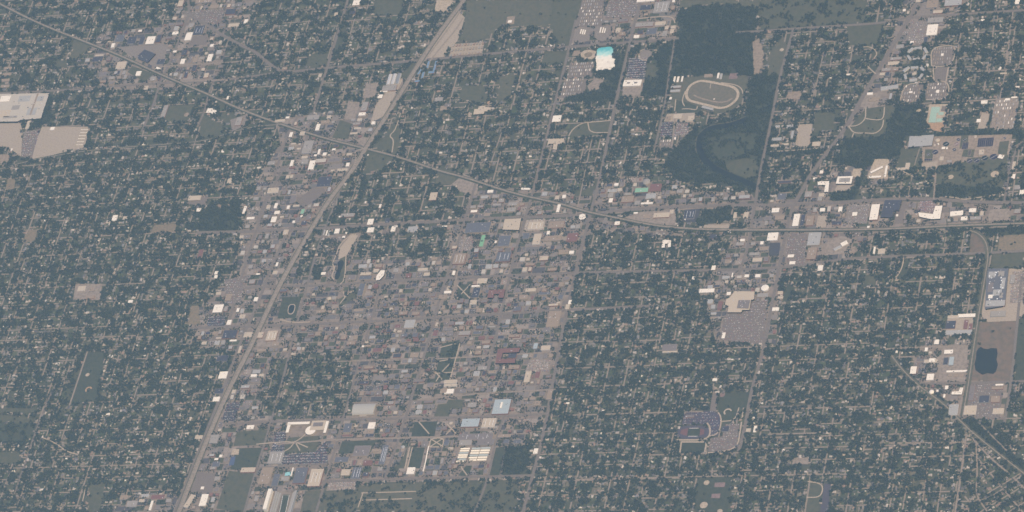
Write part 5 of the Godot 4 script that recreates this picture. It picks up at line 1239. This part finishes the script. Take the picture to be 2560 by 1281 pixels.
# ---- shapes that repeat
func crown_mesh(seed_: int, leaf: Material) -> ArrayMesh:
	# a crown of unit height 1 and width about 1: leaf clumps spread through an uneven volume
	var r := RandomNumberGenerator.new()
	r.seed = seed_
	var st := SurfaceTool.new()
	st.begin(Mesh.PRIMITIVE_TRIANGLES)
	st.set_material(leaf)
	var lobes := []
	for k in 6:
		var a := TAU * k / 6.0 + r.randf_range(-0.4, 0.4)
		lobes.append([Vector3(cos(a) * r.randf_range(0.16, 0.27), r.randf_range(0.4, 0.66), sin(a) * r.randf_range(0.16, 0.27)), r.randf_range(0.19, 0.27)])
	lobes.append([Vector3(r.randf_range(-0.06, 0.06), 0.74, r.randf_range(-0.06, 0.06)), 0.26])
	for k in 44:
		var l: Array = lobes[k % lobes.size()]
		var d := Vector3(r.randfn(), r.randfn(), r.randfn()).normalized()
		d.y = absf(d.y) * 0.9 - 0.15
		var c: Vector3 = l[0] + d * l[1] * r.randf_range(0.75, 1.0)
		var s := r.randf_range(0.06, 0.12)
		var b := Basis(Vector3(r.randfn(), r.randfn(), r.randfn()).normalized(), r.randf() * TAU)
		var v := [Vector3(s, 0, 0), Vector3(-s, 0, 0), Vector3(0, s * 0.7, 0), Vector3(0, -s * 0.7, 0), Vector3(0, 0, s), Vector3(0, 0, -s)]
		for i in 6:
			v[i] = c + b * (v[i] * r.randf_range(0.7, 1.25))
		for f in [[0, 2, 4], [4, 2, 1], [1, 2, 5], [5, 2, 0], [4, 3, 0], [1, 3, 4], [5, 3, 1], [0, 3, 5]]:
			for i in f:
				st.add_vertex(v[i])
	st.generate_normals()
	return st.commit()

func trunk_mesh() -> ArrayMesh:
	var st := SurfaceTool.new()
	st.begin(Mesh.PRIMITIVE_TRIANGLES)
	st.set_material(M.bark)
	var limbs := [[Vector3.ZERO, Vector3(0.01, 0.5, 0), 0.035, 0.02], [Vector3(0.005, 0.28, 0), Vector3(0.2, 0.55, 0.06), 0.018, 0.007], [Vector3(0.005, 0.3, 0), Vector3(-0.17, 0.58, 0.1), 0.018, 0.007], [Vector3(0.008, 0.36, 0), Vector3(0.0, 0.62, -0.2), 0.016, 0.006]]
	for l in limbs:
		for i in 5:
			var a0 := TAU * i / 5.0
			var a1 := TAU * (i + 1) / 5.0
			var p := [l[0] + Vector3(cos(a0), 0, sin(a0)) * l[2], l[0] + Vector3(cos(a1), 0, sin(a1)) * l[2], l[1] + Vector3(cos(a1), 0, sin(a1)) * l[3], l[1] + Vector3(cos(a0), 0, sin(a0)) * l[3]]
			for k in [0, 1, 2, 0, 2, 3]:
				st.add_vertex(p[k])
	st.generate_normals()
	return st.commit()

func house_mesh(variant: int, part: int) -> ArrayMesh:
	# unit house about 12 m by 9 m; part 0 walls, part 1 roof
	var st := SurfaceTool.new()
	st.begin(Mesh.PRIMITIVE_TRIANGLES)
	var wings := [[Vector2.ZERO, 12.0, 8.5, false]]
	if variant == 1:
		wings = [[Vector2(-1.5, 0), 9.5, 8.0, false], [Vector2(4.2, 1.6), 6.0, 9.5, true]]
	elif variant == 2:
		wings = [[Vector2.ZERO, 14.5, 7.5, false], [Vector2(3.5, 3.2), 5.5, 7.0, true]]
	for w in wings:
		var a: float = w[1] / 2.0
		var b: float = w[2] / 2.0
		var o: Vector2 = w[0]
		var e := 3.2
		var ridge := 5.9 if not w[3] else 5.6
		var q := func(x: float, y: float, z: float): return Vector3(o.x + x, y, o.y + z)
		if part == 0:
			for f in [[q.call(-a, 0, -b), q.call(a, 0, -b), q.call(a, e, -b), q.call(-a, e, -b)], [q.call(a, 0, b), q.call(-a, 0, b), q.call(-a, e, b), q.call(a, e, b)], [q.call(a, 0, -b), q.call(a, 0, b), q.call(a, e, b), q.call(a, e, -b)], [q.call(-a, 0, b), q.call(-a, 0, -b), q.call(-a, e, -b), q.call(-a, e, b)]]:
				for k in [0, 1, 2, 0, 2, 3]:
					st.add_vertex(f[k])
			if w[3]:
				for s in [-b, b]:
					for v in [q.call(-a, e, s), q.call(a, e, s), q.call(0, ridge, s)]:
						st.add_vertex(v)
			else:
				for s in [-a, a]:
					for v in [q.call(s, e, -b), q.call(s, e, b), q.call(s, ridge, 0)]:
						st.add_vertex(v)
		else:
			var h := 0.5
			var faces := []
			if w[3]:
				faces = [[q.call(-a - h, e - 0.2, -b - h), q.call(-a - h, e - 0.2, b + h), q.call(0, ridge + 0.15, b + h), q.call(0, ridge + 0.15, -b - h)], [q.call(a + h, e - 0.2, b + h), q.call(a + h, e - 0.2, -b - h), q.call(0, ridge + 0.15, -b - h), q.call(0, ridge + 0.15, b + h)]]
			else:
				var hip := 2.5 if variant == 2 else -h
				faces = [[q.call(-a - h, e - 0.2, b + h), q.call(a + h, e - 0.2, b + h), q.call(a - hip, ridge + 0.15, 0), q.call(-a + hip, ridge + 0.15, 0)], [q.call(a + h, e - 0.2, -b - h), q.call(-a - h, e - 0.2, -b - h), q.call(-a + hip, ridge + 0.15, 0), q.call(a - hip, ridge + 0.15, 0)]]
				if hip > 0:
					for s in [-1.0, 1.0]:
						faces.append([q.call(s * (a + h), e - 0.2, -b - h), q.call(s * (a + h), e - 0.2, b + h), q.call(s * (a - hip), ridge + 0.15, 0), q.call(s * (a - hip), ridge + 0.15, 0)])
			for f in faces:
				for k in [0, 1, 2, 0, 2, 3]:
					if k == 3 and f[3] == f[2]:
						st.add_vertex(f[2])
					else:
						st.add_vertex(f[k])
	st.generate_normals()
	return st.commit()

func two_surface(a: ArrayMesh, ma: Material, b: ArrayMesh, mb: Material) -> ArrayMesh:
	var m := ArrayMesh.new()
	m.add_surface_from_arrays(Mesh.PRIMITIVE_TRIANGLES, a.surface_get_arrays(0))
	m.surface_set_material(0, ma)
	m.add_surface_from_arrays(Mesh.PRIMITIVE_TRIANGLES, b.surface_get_arrays(0))
	m.surface_set_material(1, mb)
	return m

func many(called: String, mesh: Mesh, where_: Array, colors: Array, label: String, category: String) -> void:
	if where_.is_empty():
		return
	var mm := MultiMesh.new()
	mm.transform_format = MultiMesh.TRANSFORM_3D
	mm.use_colors = not colors.is_empty()
	mm.mesh = mesh
	mm.instance_count = where_.size()
	for k in where_.size():
		mm.set_instance_transform(k, where_[k])
		if mm.use_colors:
			mm.set_instance_color(k, colors[k])
	var o := MultiMeshInstance3D.new()
	o.name = numbered(called)
	o.multimesh = mm
	add_child(o)
	o.set_meta("kind", "stuff")
	o.set_meta("label", label)
	o.set_meta("category", category)

# ---- built-up blocks: parcels with flat-roofed buildings, lots and trees
func build_blocks() -> void:
	var st := SurfaceTool.new()
	st.begin(Mesh.PRIMITIVE_TRIANGLES)
	var list := []
	var n_lots := 0
	var y := lot_level
	var z := Z0 + 20.0
	var row := 0
	while z < Z0 + NZ * CELL - 60.0:
		var x := X0 + 20.0
		var d := rng.randf_range(26.0, 40.0)
		row += 1
		if row % 3 == 0:
			d += 8.0
		while x < X0 + NX * CELL - 60.0:
			var w := rng.randf_range(20.0, 44.0) if rng.randf() < 0.8 else rng.randf_range(50.0, 85.0)
			var p := Vector2(x + w / 2.0, z + d / 2.0)
			if zone_at(p) == URBAN and in_view(p, 20.0):
				var q := [Vector2(x + 1.5, z + 2.5), Vector2(x + w - 2.5, z + 2.5), Vector2(x + w - 2.5, z + d - 3.5), Vector2(x + 1.5, z + d - 3.5)]
				var c: Color = [Color(0.1, 0.098, 0.1), Color(0.18, 0.166, 0.158), Color(0.25, 0.222, 0.2), Color(0.33, 0.285, 0.24), Color(0.09, 0.1, 0.062), Color(0.075, 0.085, 0.055), Color(0.2, 0.17, 0.148)][rng.randi() % 7]
				for i in [0, 1, 2, 0, 2, 3]:
					st.set_color(c)
					st.set_normal(Vector3.UP)
					st.add_vertex(Vector3(q[i].x, y, q[i].y))
				n_lots += 1
				for shrink in [1.0, 0.62]:
					var ok := true
					for e in [[-0.36, -0.36], [0.36, -0.36], [0.36, 0.36], [-0.36, 0.36]]:
						if zone_at(p + Vector2(e[0] * w, e[1] * d) * shrink) != URBAN:
							ok = false
					if not ok:
						continue
					if rng.randf() < 0.62:
						list.append([p + Vector2(rng.randf_range(-3, 3), rng.randf_range(-4, 4)) * shrink, w * rng.randf_range(0.45, 0.85) * shrink, d * rng.randf_range(0.4, 0.8) * shrink, rng.randf_range(5, 11)])
					elif c.r > 0.095 and rng.randf() < 0.5:
						LOTS.append([q, 0.4])
					break
			x += w
		z += d
	var lm := mat(Color(1, 1, 1), grit, 120.0)
	lm.vertex_color_use_as_albedo = true
	mesh_node("paved_lots", st.commit(), lm).set_meta("kind", "structure")
	list.sort_custom(func(a, b): return a[1] * a[2] > b[1] * b[2])
	var small := []
	var small_c := []
	for k in list.size():
		var a: Array = list[k]
		var q := pix(a[0])
		var campus: bool = q.x > 660 and q.x < 1420 and q.y > 690
		var palette := "MMLRTMGDMTLSMT" if campus else "GMTCDMGCMTSWSGF"
		var roof := palette[rng.randi() % palette.length()]
		if k < 560:
			building(a[0], a[1], a[2], a[3], 0.0, roof, "c" if campus else ("s" if k % 2 else "o"), "", "campus buildings" if campus else "shops and offices along the railways and avenues")
		else:
			small.append(Transform3D(Basis.from_scale(Vector3(a[1], a[3] * 0.8, a[2])), Vector3(a[0].x, a[3] * 0.4, a[0].y)))
			var c: Color = [Color(0.3, 0.28, 0.25), Color(0.2, 0.175, 0.17), Color(0.08, 0.08, 0.09), Color(0.3, 0.235, 0.18), Color(0.45, 0.39, 0.31), Color(0.22, 0.12, 0.1), Color(0.15, 0.14, 0.14)][rng.randi() % 7]
			small_c.append(c)
			mark(a[0], a[1], a[2])
	print("blocks: ", list.size(), " lots ", n_lots)
	var bm := BoxMesh.new()
	bm.material = M.tint
	many("small_flat_roofed_sheds", bm, small, small_c, "small flat-roofed sheds and shops scattered through the built-up blocks", "sheds")

func mark(p: Vector2, w: float, d: float, code := 1) -> void:
	fill(PackedVector2Array([p + Vector2(-w, -d) / 2, p + Vector2(w, -d) / 2, p + Vector2(w, d) / 2, p + Vector2(-w, d) / 2]), code, true)

# ---- leafy streets
const ROOF_TINTS := [Color(0.22, 0.195, 0.175), Color(0.17, 0.155, 0.15), Color(0.3, 0.25, 0.205), Color(0.11, 0.105, 0.11), Color(0.36, 0.32, 0.28), Color(0.25, 0.18, 0.145), Color(0.42, 0.38, 0.335), Color(0.19, 0.185, 0.19), Color(0.6, 0.56, 0.5)]
const TINT_WORDS := ["brown-grey", "grey", "tan", "dark", "light grey", "reddish brown", "pale", "slate grey", "whitish"]
const YARDS := [Color(0.085, 0.105, 0.058), Color(0.07, 0.09, 0.05), Color(0.105, 0.115, 0.07), Color(0.13, 0.125, 0.08), Color(0.16, 0.14, 0.1), Color(0.06, 0.08, 0.045), Color(0.09, 0.1, 0.06), Color(0.21, 0.185, 0.15)]

func build_homes() -> void:
	var st := SurfaceTool.new()
	st.begin(Mesh.PRIMITIVE_TRIANGLES)
	var yards := SurfaceTool.new()
	yards.begin(Mesh.PRIMITIVE_TRIANGLES)
	var yy := next_level()
	var y := next_level()
	var houses := []
	var drives := []
	var way := FastNoiseLite.new()
	way.seed = 77
	way.noise_type = FastNoiseLite.TYPE_CELLULAR
	way.cellular_return_type = FastNoiseLite.RETURN_CELL_VALUE
	way.frequency = 0.0021
	var loose := FastNoiseLite.new()
	loose.seed = 78
	loose.frequency = 0.004
	for pass_ in 3:
		var code := RES if pass_ < 2 else TILTED
		var turn: float = [0.0, PI / 2.0, deg_to_rad(38.0)][pass_]
		var ex := Vector2.from_angle(-turn)
		var ez := Vector2(-ex.y, ex.x)
		var mid := Vector2.ZERO if pass_ < 2 else g(2480, 1200)
		var reach: Vector2 = [Vector2(4400, 2900), Vector2(2900, 4400), Vector2(700, 700)][pass_]
		var here := func(q: Vector2) -> bool:
			if zone_at(q) != code or not in_view(q, 75.0):
				return false
			return pass_ == 2 or (way.get_noise_2d(q.x, q.y) < 0.15) == (pass_ == 0)
		var xs := []
		var x := -reach.x
		while x < reach.x:
			xs.append(x)
			x += rng.randf_range(95.0, 190.0)
		var z := -reach.y
		while z < reach.y:
			var depth := rng.randf_range(66.0, 104.0)
			var u := -reach.x
			while u < reach.x:
				var p := mid + ex * (u + 6.0) + ez * z
				if here.call(p):
					strip(st, mid + ex * u + ez * z, mid + ex * (u + 12.0) + ez * z, 7.5, y)
					mark(p, 11, 11, 2)
				u += 12.0
			for xx in xs:
				var v := z + 4.0
				while v < z + depth - 4.0:
					var p: Vector2 = mid + ex * xx + ez * (v + 6.0)
					if here.call(p):
						strip(st, mid + ex * xx + ez * v, mid + ex * xx + ez * minf(v + 12.0, z + depth - 4.0), 8.5, y)
						mark(p, 11, 11, 2)
					v += 12.0
			for side in [-1.0, 1.0]:
				var h := -reach.x + rng.randf() * 10.0
				while h < reach.x:
					var front := rng.randf_range(14.0, 31.0)
					h += front
					var near := false
					for xx in xs:
						if absf(xx - h) < 12.0:
							near = true
							break
					if near:
						continue
					var p: Vector2 = mid + ex * h + ez * (z + side * rng.randf_range(14.5, 25.0))
					if not here.call(p):
						continue
					var sparse := loose.get_noise_2d(p.x, p.y)
					# the lot, its grass or gravel its own
					var c: Color = YARDS[rng.randi() % YARDS.size()]
					var q := [mid + ex * (h - front * 0.45) + ez * (z + side * 5.0), mid + ex * (h + front * 0.45) + ez * (z + side * 5.0), mid + ex * (h + front * 0.45) + ez * (z + side * depth * rng.randf_range(0.3, 0.46)), mid + ex * (h - front * 0.45) + ez * (z + side * depth * 0.42)]
					if (q[1] - q[0]).cross(q[2] - q[0]) < 0.0:
						q.reverse()
					if zone_at(q[2]) == code and zone_at(q[3]) == code and zone_at(q[0]) == code:
						for i in [0, 1, 2, 0, 2, 3]:
							yards.set_color(c)
							yards.set_normal(Vector3.UP)
							yards.add_vertex(Vector3(q[i].x, yy, q[i].y))
					if rng.randf() < 0.1 - 0.35 * sparse:
						continue
					houses.append([p, turn + (0.0 if side > 0 else PI) + rng.randf_range(-0.06, 0.06) + (PI / 2 if rng.randf() < 0.3 else 0.0), clampf(rng.randfn(1.12, 0.22), 0.8, 1.7)])
					mark(p, 12, 11)
					if rng.randf() < 0.6:
						var dp: Vector2 = p + ex * rng.randf_range(7.5, 9.5) - ez * side * 5.0
						drives.append(Transform3D(Basis(Vector3.UP, turn) * Basis.from_scale(Vector3(rng.randf_range(3.0, 6.5), 0.12, rng.randf_range(12.0, 24.0))), Vector3(dp.x, 0.95, dp.y)))
					if rng.randf() < 0.4:
						var sp: Vector2 = p + ex * rng.randf_range(-9.0, 9.0) + ez * side * rng.randf_range(12.0, 18.0)
						if zone_at(sp) == code:
							houses.append([sp, turn + PI / 2, rng.randf_range(0.45, 0.65)])
							mark(sp, 6, 6)
			z += depth
	var ym := mat(Color(1, 1, 1), turf, 160.0)
	ym.vertex_color_use_as_albedo = true
	mesh_node("yards", yards.commit(), ym).set_meta("kind", "structure")
	mesh_node("residential_streets", st.commit(), M.street).set_meta("kind", "structure")
	var walls := []
	var roofs := []
	for v in 3:
		walls.append(house_mesh(v, 0))
		roofs.append(house_mesh(v, 1))
	var place := [[], [], []]
	var tints := [[], [], []]
	var roof_mats := []
	for c in ROOF_TINTS:
		roof_mats.append(mat(c, grit, 40.0))
	var made := 0
	var every := maxi(1, int(houses.size() / 290.0))
	for k in houses.size():
		var a: Array = houses[k]
		var v := rng.randi() % 3
		var tint := rng.randi() % ROOF_TINTS.size()
		if tint == 8 and rng.randf() < 0.8:
			tint = 0
		if k % every == 0 and made < 295 and in_view(a[0], -10.0) and a[2] > 0.8:
			var t := thing("house", a[0], a[1], unique_label("small %s-roofed house" % TINT_WORDS[tint], a[0]), "house", "houses in the leafy streets")
			for part in [["wall", walls[v], M.house_wall], ["roof", roofs[v], roof_mats[tint]]]:
				var hp := mesh_node(part[0], part[1], part[2], t)
				hp.scale = Vector3.ONE * maxf(a[2], 1.1)
				if part[0] == "roof":
					sub_box("chimney", hp, Vector3(2.4, 6.2, 0.6) * hp.scale.x, Vector3(0.9, 2.2, 0.9), M.wall_brick)
			made += 1
			continue
		place[v].append(Transform3D(Basis(Vector3.UP, a[1]).scaled(Vector3.ONE * a[2]), Vector3(a[0].x, 0, a[0].y)))
		tints[v].append(ROOF_TINTS[tint] * rng.randf_range(0.85, 1.2))
	for v in 3:
		many("rows_of_houses", two_surface(walls[v], M.house_wall, roofs[v], M.tint), place[v], tints[v], ["plain gabled houses in rows along the leafy streets", "houses with a side wing in rows along the leafy streets", "hipped houses with a front wing in rows along the leafy streets"][v], "houses")
	var db := BoxMesh.new()
	db.material = M.concrete
	many("driveways", db, drives, [], "short pale concrete driveways beside the houses", "driveways")
	print("houses: ", houses.size(), " drives ", drives.size())

func strip(st: SurfaceTool, a: Vector2, b: Vector2, width: float, y: float) -> void:
	var n := (b - a).normalized().orthogonal() * width / 2.0
	var q := [a + n, b + n, b - n, a - n]
	if (q[1] - q[0]).cross(q[2] - q[0]) < 0.0:
		q.reverse()
	for i in [0, 1, 2, 0, 2, 3]:
		st.set_normal(Vector3.UP)
		st.add_vertex(Vector3(q[i].x, y, q[i].y))

# ---- trees
# how much leafier than usual the quarters of the town are
const LEAFY := [[620, 0, 1560, 540, -0.06], [0, 0, 640, 380, -0.03], [1120, 100, 1430, 430, -0.14], [0, 380, 600, 1281, 0.16], [1565, 1015, 1660, 1092, 0.4], [1430, 600, 1800, 1281, 0.18], [1530, 250, 1665, 460, 0.1], [1800, 860, 2440, 1281, 0.16], [1940, 660, 2440, 860, 0.14], [660, 690, 1400, 1040, 0.03], [600, 400, 800, 860, -0.08], [2380, 40, 2560, 240, 0.12], [1950, 80, 2120, 320, 0.05], [2000, 580, 2440, 720, 0.06]]

func build_trees() -> void:
	var crowns := []
	var trunk := trunk_mesh()
	for k in 8:
		crowns.append(crown_mesh(100 + k, M["leaf_%d" % (k % 4)]))
	var place := []
	for k in 8:
		place.append([])
	var broad := FastNoiseLite.new()
	broad.seed = 31
	broad.frequency = 0.0035
	broad.fractal_octaves = 3
	var edge := FastNoiseLite.new()
	edge.seed = 33
	edge.frequency = 0.02
	var clump := FastNoiseLite.new()
	clump.seed = 32
	clump.frequency = 0.0125
	clump.fractal_octaves = 2
	var made := 0
	var step := 8.0
	var total := 0
	var j := 0
	var z := Z0
	while z < Z0 + NZ * CELL:
		var x := X0
		while x < X0 + NX * CELL:
			var p := Vector2(x + rng.randf_range(0, step), z + rng.randf_range(0, step))
			x += step
			var code := zone_at(p)
			if code == BLOCKED:
				continue
			# ragged edges where a wood meets gardens or grass
			var ragged := zone_at(p + Vector2(edge.get_noise_2d(p.x, p.y), edge.get_noise_2d(p.y + 900.0, p.x)) * 38.0)
			if code != URBAN and ragged == WOODS:
				code = WOODS
			elif code == WOODS and ragged != BLOCKED and ragged != URBAN:
				code = ragged
			var k := broad.get_noise_2d(p.x, p.y)
			var c2 := clump.get_noise_2d(p.x, p.y)
			var chance := 0.0
			match code:
				RES, TILTED: chance = clampf(0.47 + 0.45 * k + 2.8 * c2, 0.04, 0.97)
				WOODS: chance = 0.74 + 0.8 * c2
				FIELD: chance = 0.004
				URBAN: chance = 0.3 + 0.4 * k + 1.4 * c2
				PARK: chance = 0.16 + 0.4 * k + 1.0 * c2
			if rng.randf() > chance + 0.25 or not in_view(p, 60.0):
				continue
			if code == RES or code == URBAN:
				var q := pix(p)
				for r in LEAFY:
					if q.x > r[0] and q.y > r[1] and q.x < r[2] and q.y < r[3]:
						chance += r[4]
			if rng.randf() > chance / (minf(chance, 0.75) + 0.25):
				continue
			var under := busy_at(p)
			if code != WOODS and (under == 1 and rng.randf() < 0.72 - c2 or under == 2 and rng.randf() < 0.5 - c2):
				continue
			var wide := clampf(rng.randfn(13.0, 3.6), 6.0, 22.0) if code != URBAN else rng.randf_range(6.0, 12.0)
			var tall := wide * rng.randf_range(0.95, 1.35)
			var v := rng.randi() % 8
			var b := Basis(Vector3.UP, rng.randf() * TAU).scaled(Vector3(wide, tall, wide))
			total += 1
			if made < 295 and (code == FIELD or code == PARK and rng.randf() < 0.035 or code == URBAN and rng.randf() < 0.012) and in_view(p, -8.0):
				var t := thing("tree", p, 0.0, unique_label("round tree " + ("alone on grass" if code == FIELD else ("in a park" if code == PARK else "between buildings")), p), "tree", "trees standing on open ground")
				mesh_node("trunk", trunk, null, t).basis = b
				mesh_node("crown", crowns[v], null, t).basis = b
				made += 1
				continue
			place[v].append(Transform3D(b, Vector3(p.x, 0, p.y)))
		z += step
	for v in 8:
		var m := ArrayMesh.new()
		for s in [crowns[v], trunk]:
			m.add_surface_from_arrays(Mesh.PRIMITIVE_TRIANGLES, s.surface_get_arrays(0))
		m.surface_set_material(0, M["leaf_%d" % (v % 4)])
		m.surface_set_material(1, M.bark)
		many("leafy_trees", m, place[v], [], "mass of %s green leafy trees over the streets and woods" % ["deep", "fresh", "dull", "light", "dark", "mid", "blackish", "yellowish"][v], "trees")
	print("trees: ", total, " single ", made)

# ---- parked cars
func build_cars() -> void:
	var st := SurfaceTool.new()
	st.begin(Mesh.PRIMITIVE_TRIANGLES)
	var prof := [Vector2(-2.2, 0.3), Vector2(-2.2, 0.85), Vector2(-1.3, 0.95), Vector2(-0.6, 1.45), Vector2(0.9, 1.45), Vector2(1.6, 0.95), Vector2(2.2, 0.85), Vector2(2.2, 0.3)]
	for i in prof.size():
		var a: Vector2 = prof[i]
		var b: Vector2 = prof[(i + 1) % prof.size()]
		for v in [Vector3(a.x, a.y, -0.9), Vector3(b.x, b.y, -0.9), Vector3(b.x, b.y, 0.9), Vector3(a.x, a.y, -0.9), Vector3(b.x, b.y, 0.9), Vector3(a.x, a.y, 0.9)]:
			st.add_vertex(v)
	for s in [-0.9, 0.9]:
		for i in range(1, prof.size() - 1):
			for q in [prof[0], prof[i], prof[i + 1]]:
				st.add_vertex(Vector3(q.x, q.y, s))
	st.generate_normals()
	var mesh := st.commit()
	var paint := mat(Color(1, 1, 1), null, 1.0, 0.3)
	paint.vertex_color_use_as_albedo = true
	mesh.surface_set_material(0, paint)
	var place := []
	var colors := []
	for l in LOTS:
		var pts := PackedVector2Array(l[0]) if l[0][0] is Vector2 else ground_points(l[0])
		var lo := pts[0]
		var hi := pts[0]
		for p in pts:
			lo = lo.min(p)
			hi = hi.max(p)
		var z := lo.y + 5.0
		var row := 0
		while z < hi.y - 3.0:
			var x := lo.x + 3.0
			while x < hi.x - 3.0:
				var p := Vector2(x, z)
				if rng.randf() < l[1] and Geometry2D.is_point_in_polygon(p, pts) and in_view(p, 10.0) and busy_at(p) == 0:
					place.append(Transform3D(Basis(Vector3.UP, PI / 2 + rng.randf_range(-0.03, 0.03)), Vector3(x, 0.35, z)))
					colors.append([Color(0.35, 0.35, 0.36), Color(0.6, 0.6, 0.6), Color(0.05, 0.05, 0.06), Color(0.12, 0.13, 0.15), Color(0.25, 0.04, 0.04), Color(0.05, 0.08, 0.2), Color(0.35, 0.34, 0.32)][rng.randi() % 7])
				x += 2.9
			row += 1
			z += 5.6 if row % 2 else 12.0
	many("parked_cars", mesh, place, colors, "rows of tiny parked cars in the lots", "cars")
	print("cars: ", place.size())

func _ready() -> void:
	rng.seed = 20240
	survey()
	# camera
	var cam := Camera3D.new()
	cam.name = "camera"
	cam.transform = Transform3D(Basis(rgt, upv, -fwd), eye)
	cam.fov = rad_to_deg(2.0 * atan(640.5 / FOCAL))
	cam.near = 50.0
	cam.far = 60000.0
	add_child(cam)
	cam.current = true
	# sky, haze, exposure
	var env := Environment.new()
	var sm := ProceduralSkyMaterial.new()
	sm.sky_top_color = Color(0.3, 0.48, 0.78)
	sm.sky_horizon_color = Color(0.74, 0.8, 0.86)
	sm.sky_curve = 0.2
	sm.ground_bottom_color = Color(0.35, 0.38, 0.4)
	sm.ground_horizon_color = Color(0.66, 0.72, 0.76)
	sm.sun_angle_max = 1.0
	var sky := Sky.new()
	sky.sky_material = sm
	env.background_mode = Environment.BG_SKY
	env.sky = sky
	env.background_energy_multiplier = 0.8
	env.tonemap_mode = Environment.TONE_MAPPER_LINEAR
	env.tonemap_exposure = 1.29
	env.fog_enabled = true
	env.fog_density = 0.000016
	env.fog_light_color = Color(0.68, 0.84, 0.95)
	env.sdfgi_enabled = true
	env.ssao_enabled = true
	env.ssil_enabled = true
	var we := WorldEnvironment.new()
	we.name = "world_environment"
	we.environment = env
	add_child(we)
	var sun := DirectionalLight3D.new()
	sun.name = "sun"
	sun.light_color = Color(1.0, 0.885, 0.7)
	sun.light_energy = 1.6
	sun.light_angular_distance = 0.5
	sun.shadow_enabled = true
	add_child(sun)
	sun.look_at_from_position(Vector3(0.42, 0.82, 0.38) * 100.0, Vector3.ZERO)
	# the place
	zone.resize(NX * NZ)
	busy.resize(NX * NZ)
	unit_box = BoxMesh.new()
	make_materials()
	build_land()
	fill(ground_points([2440, 1100, 2560, 1190, 2700, 1320, 2400, 1320, 2410, 1250, 2425, 1160]), TILTED)
	build_places()
	print("land done ", Time.get_ticks_msec())
	build_buildings()
	print("buildings done ", Time.get_ticks_msec())
	build_blocks()
	build_homes()
	print("homes done ", Time.get_ticks_msec())
	build_trees()
	build_cars()
	print("all done ", Time.get_ticks_msec())
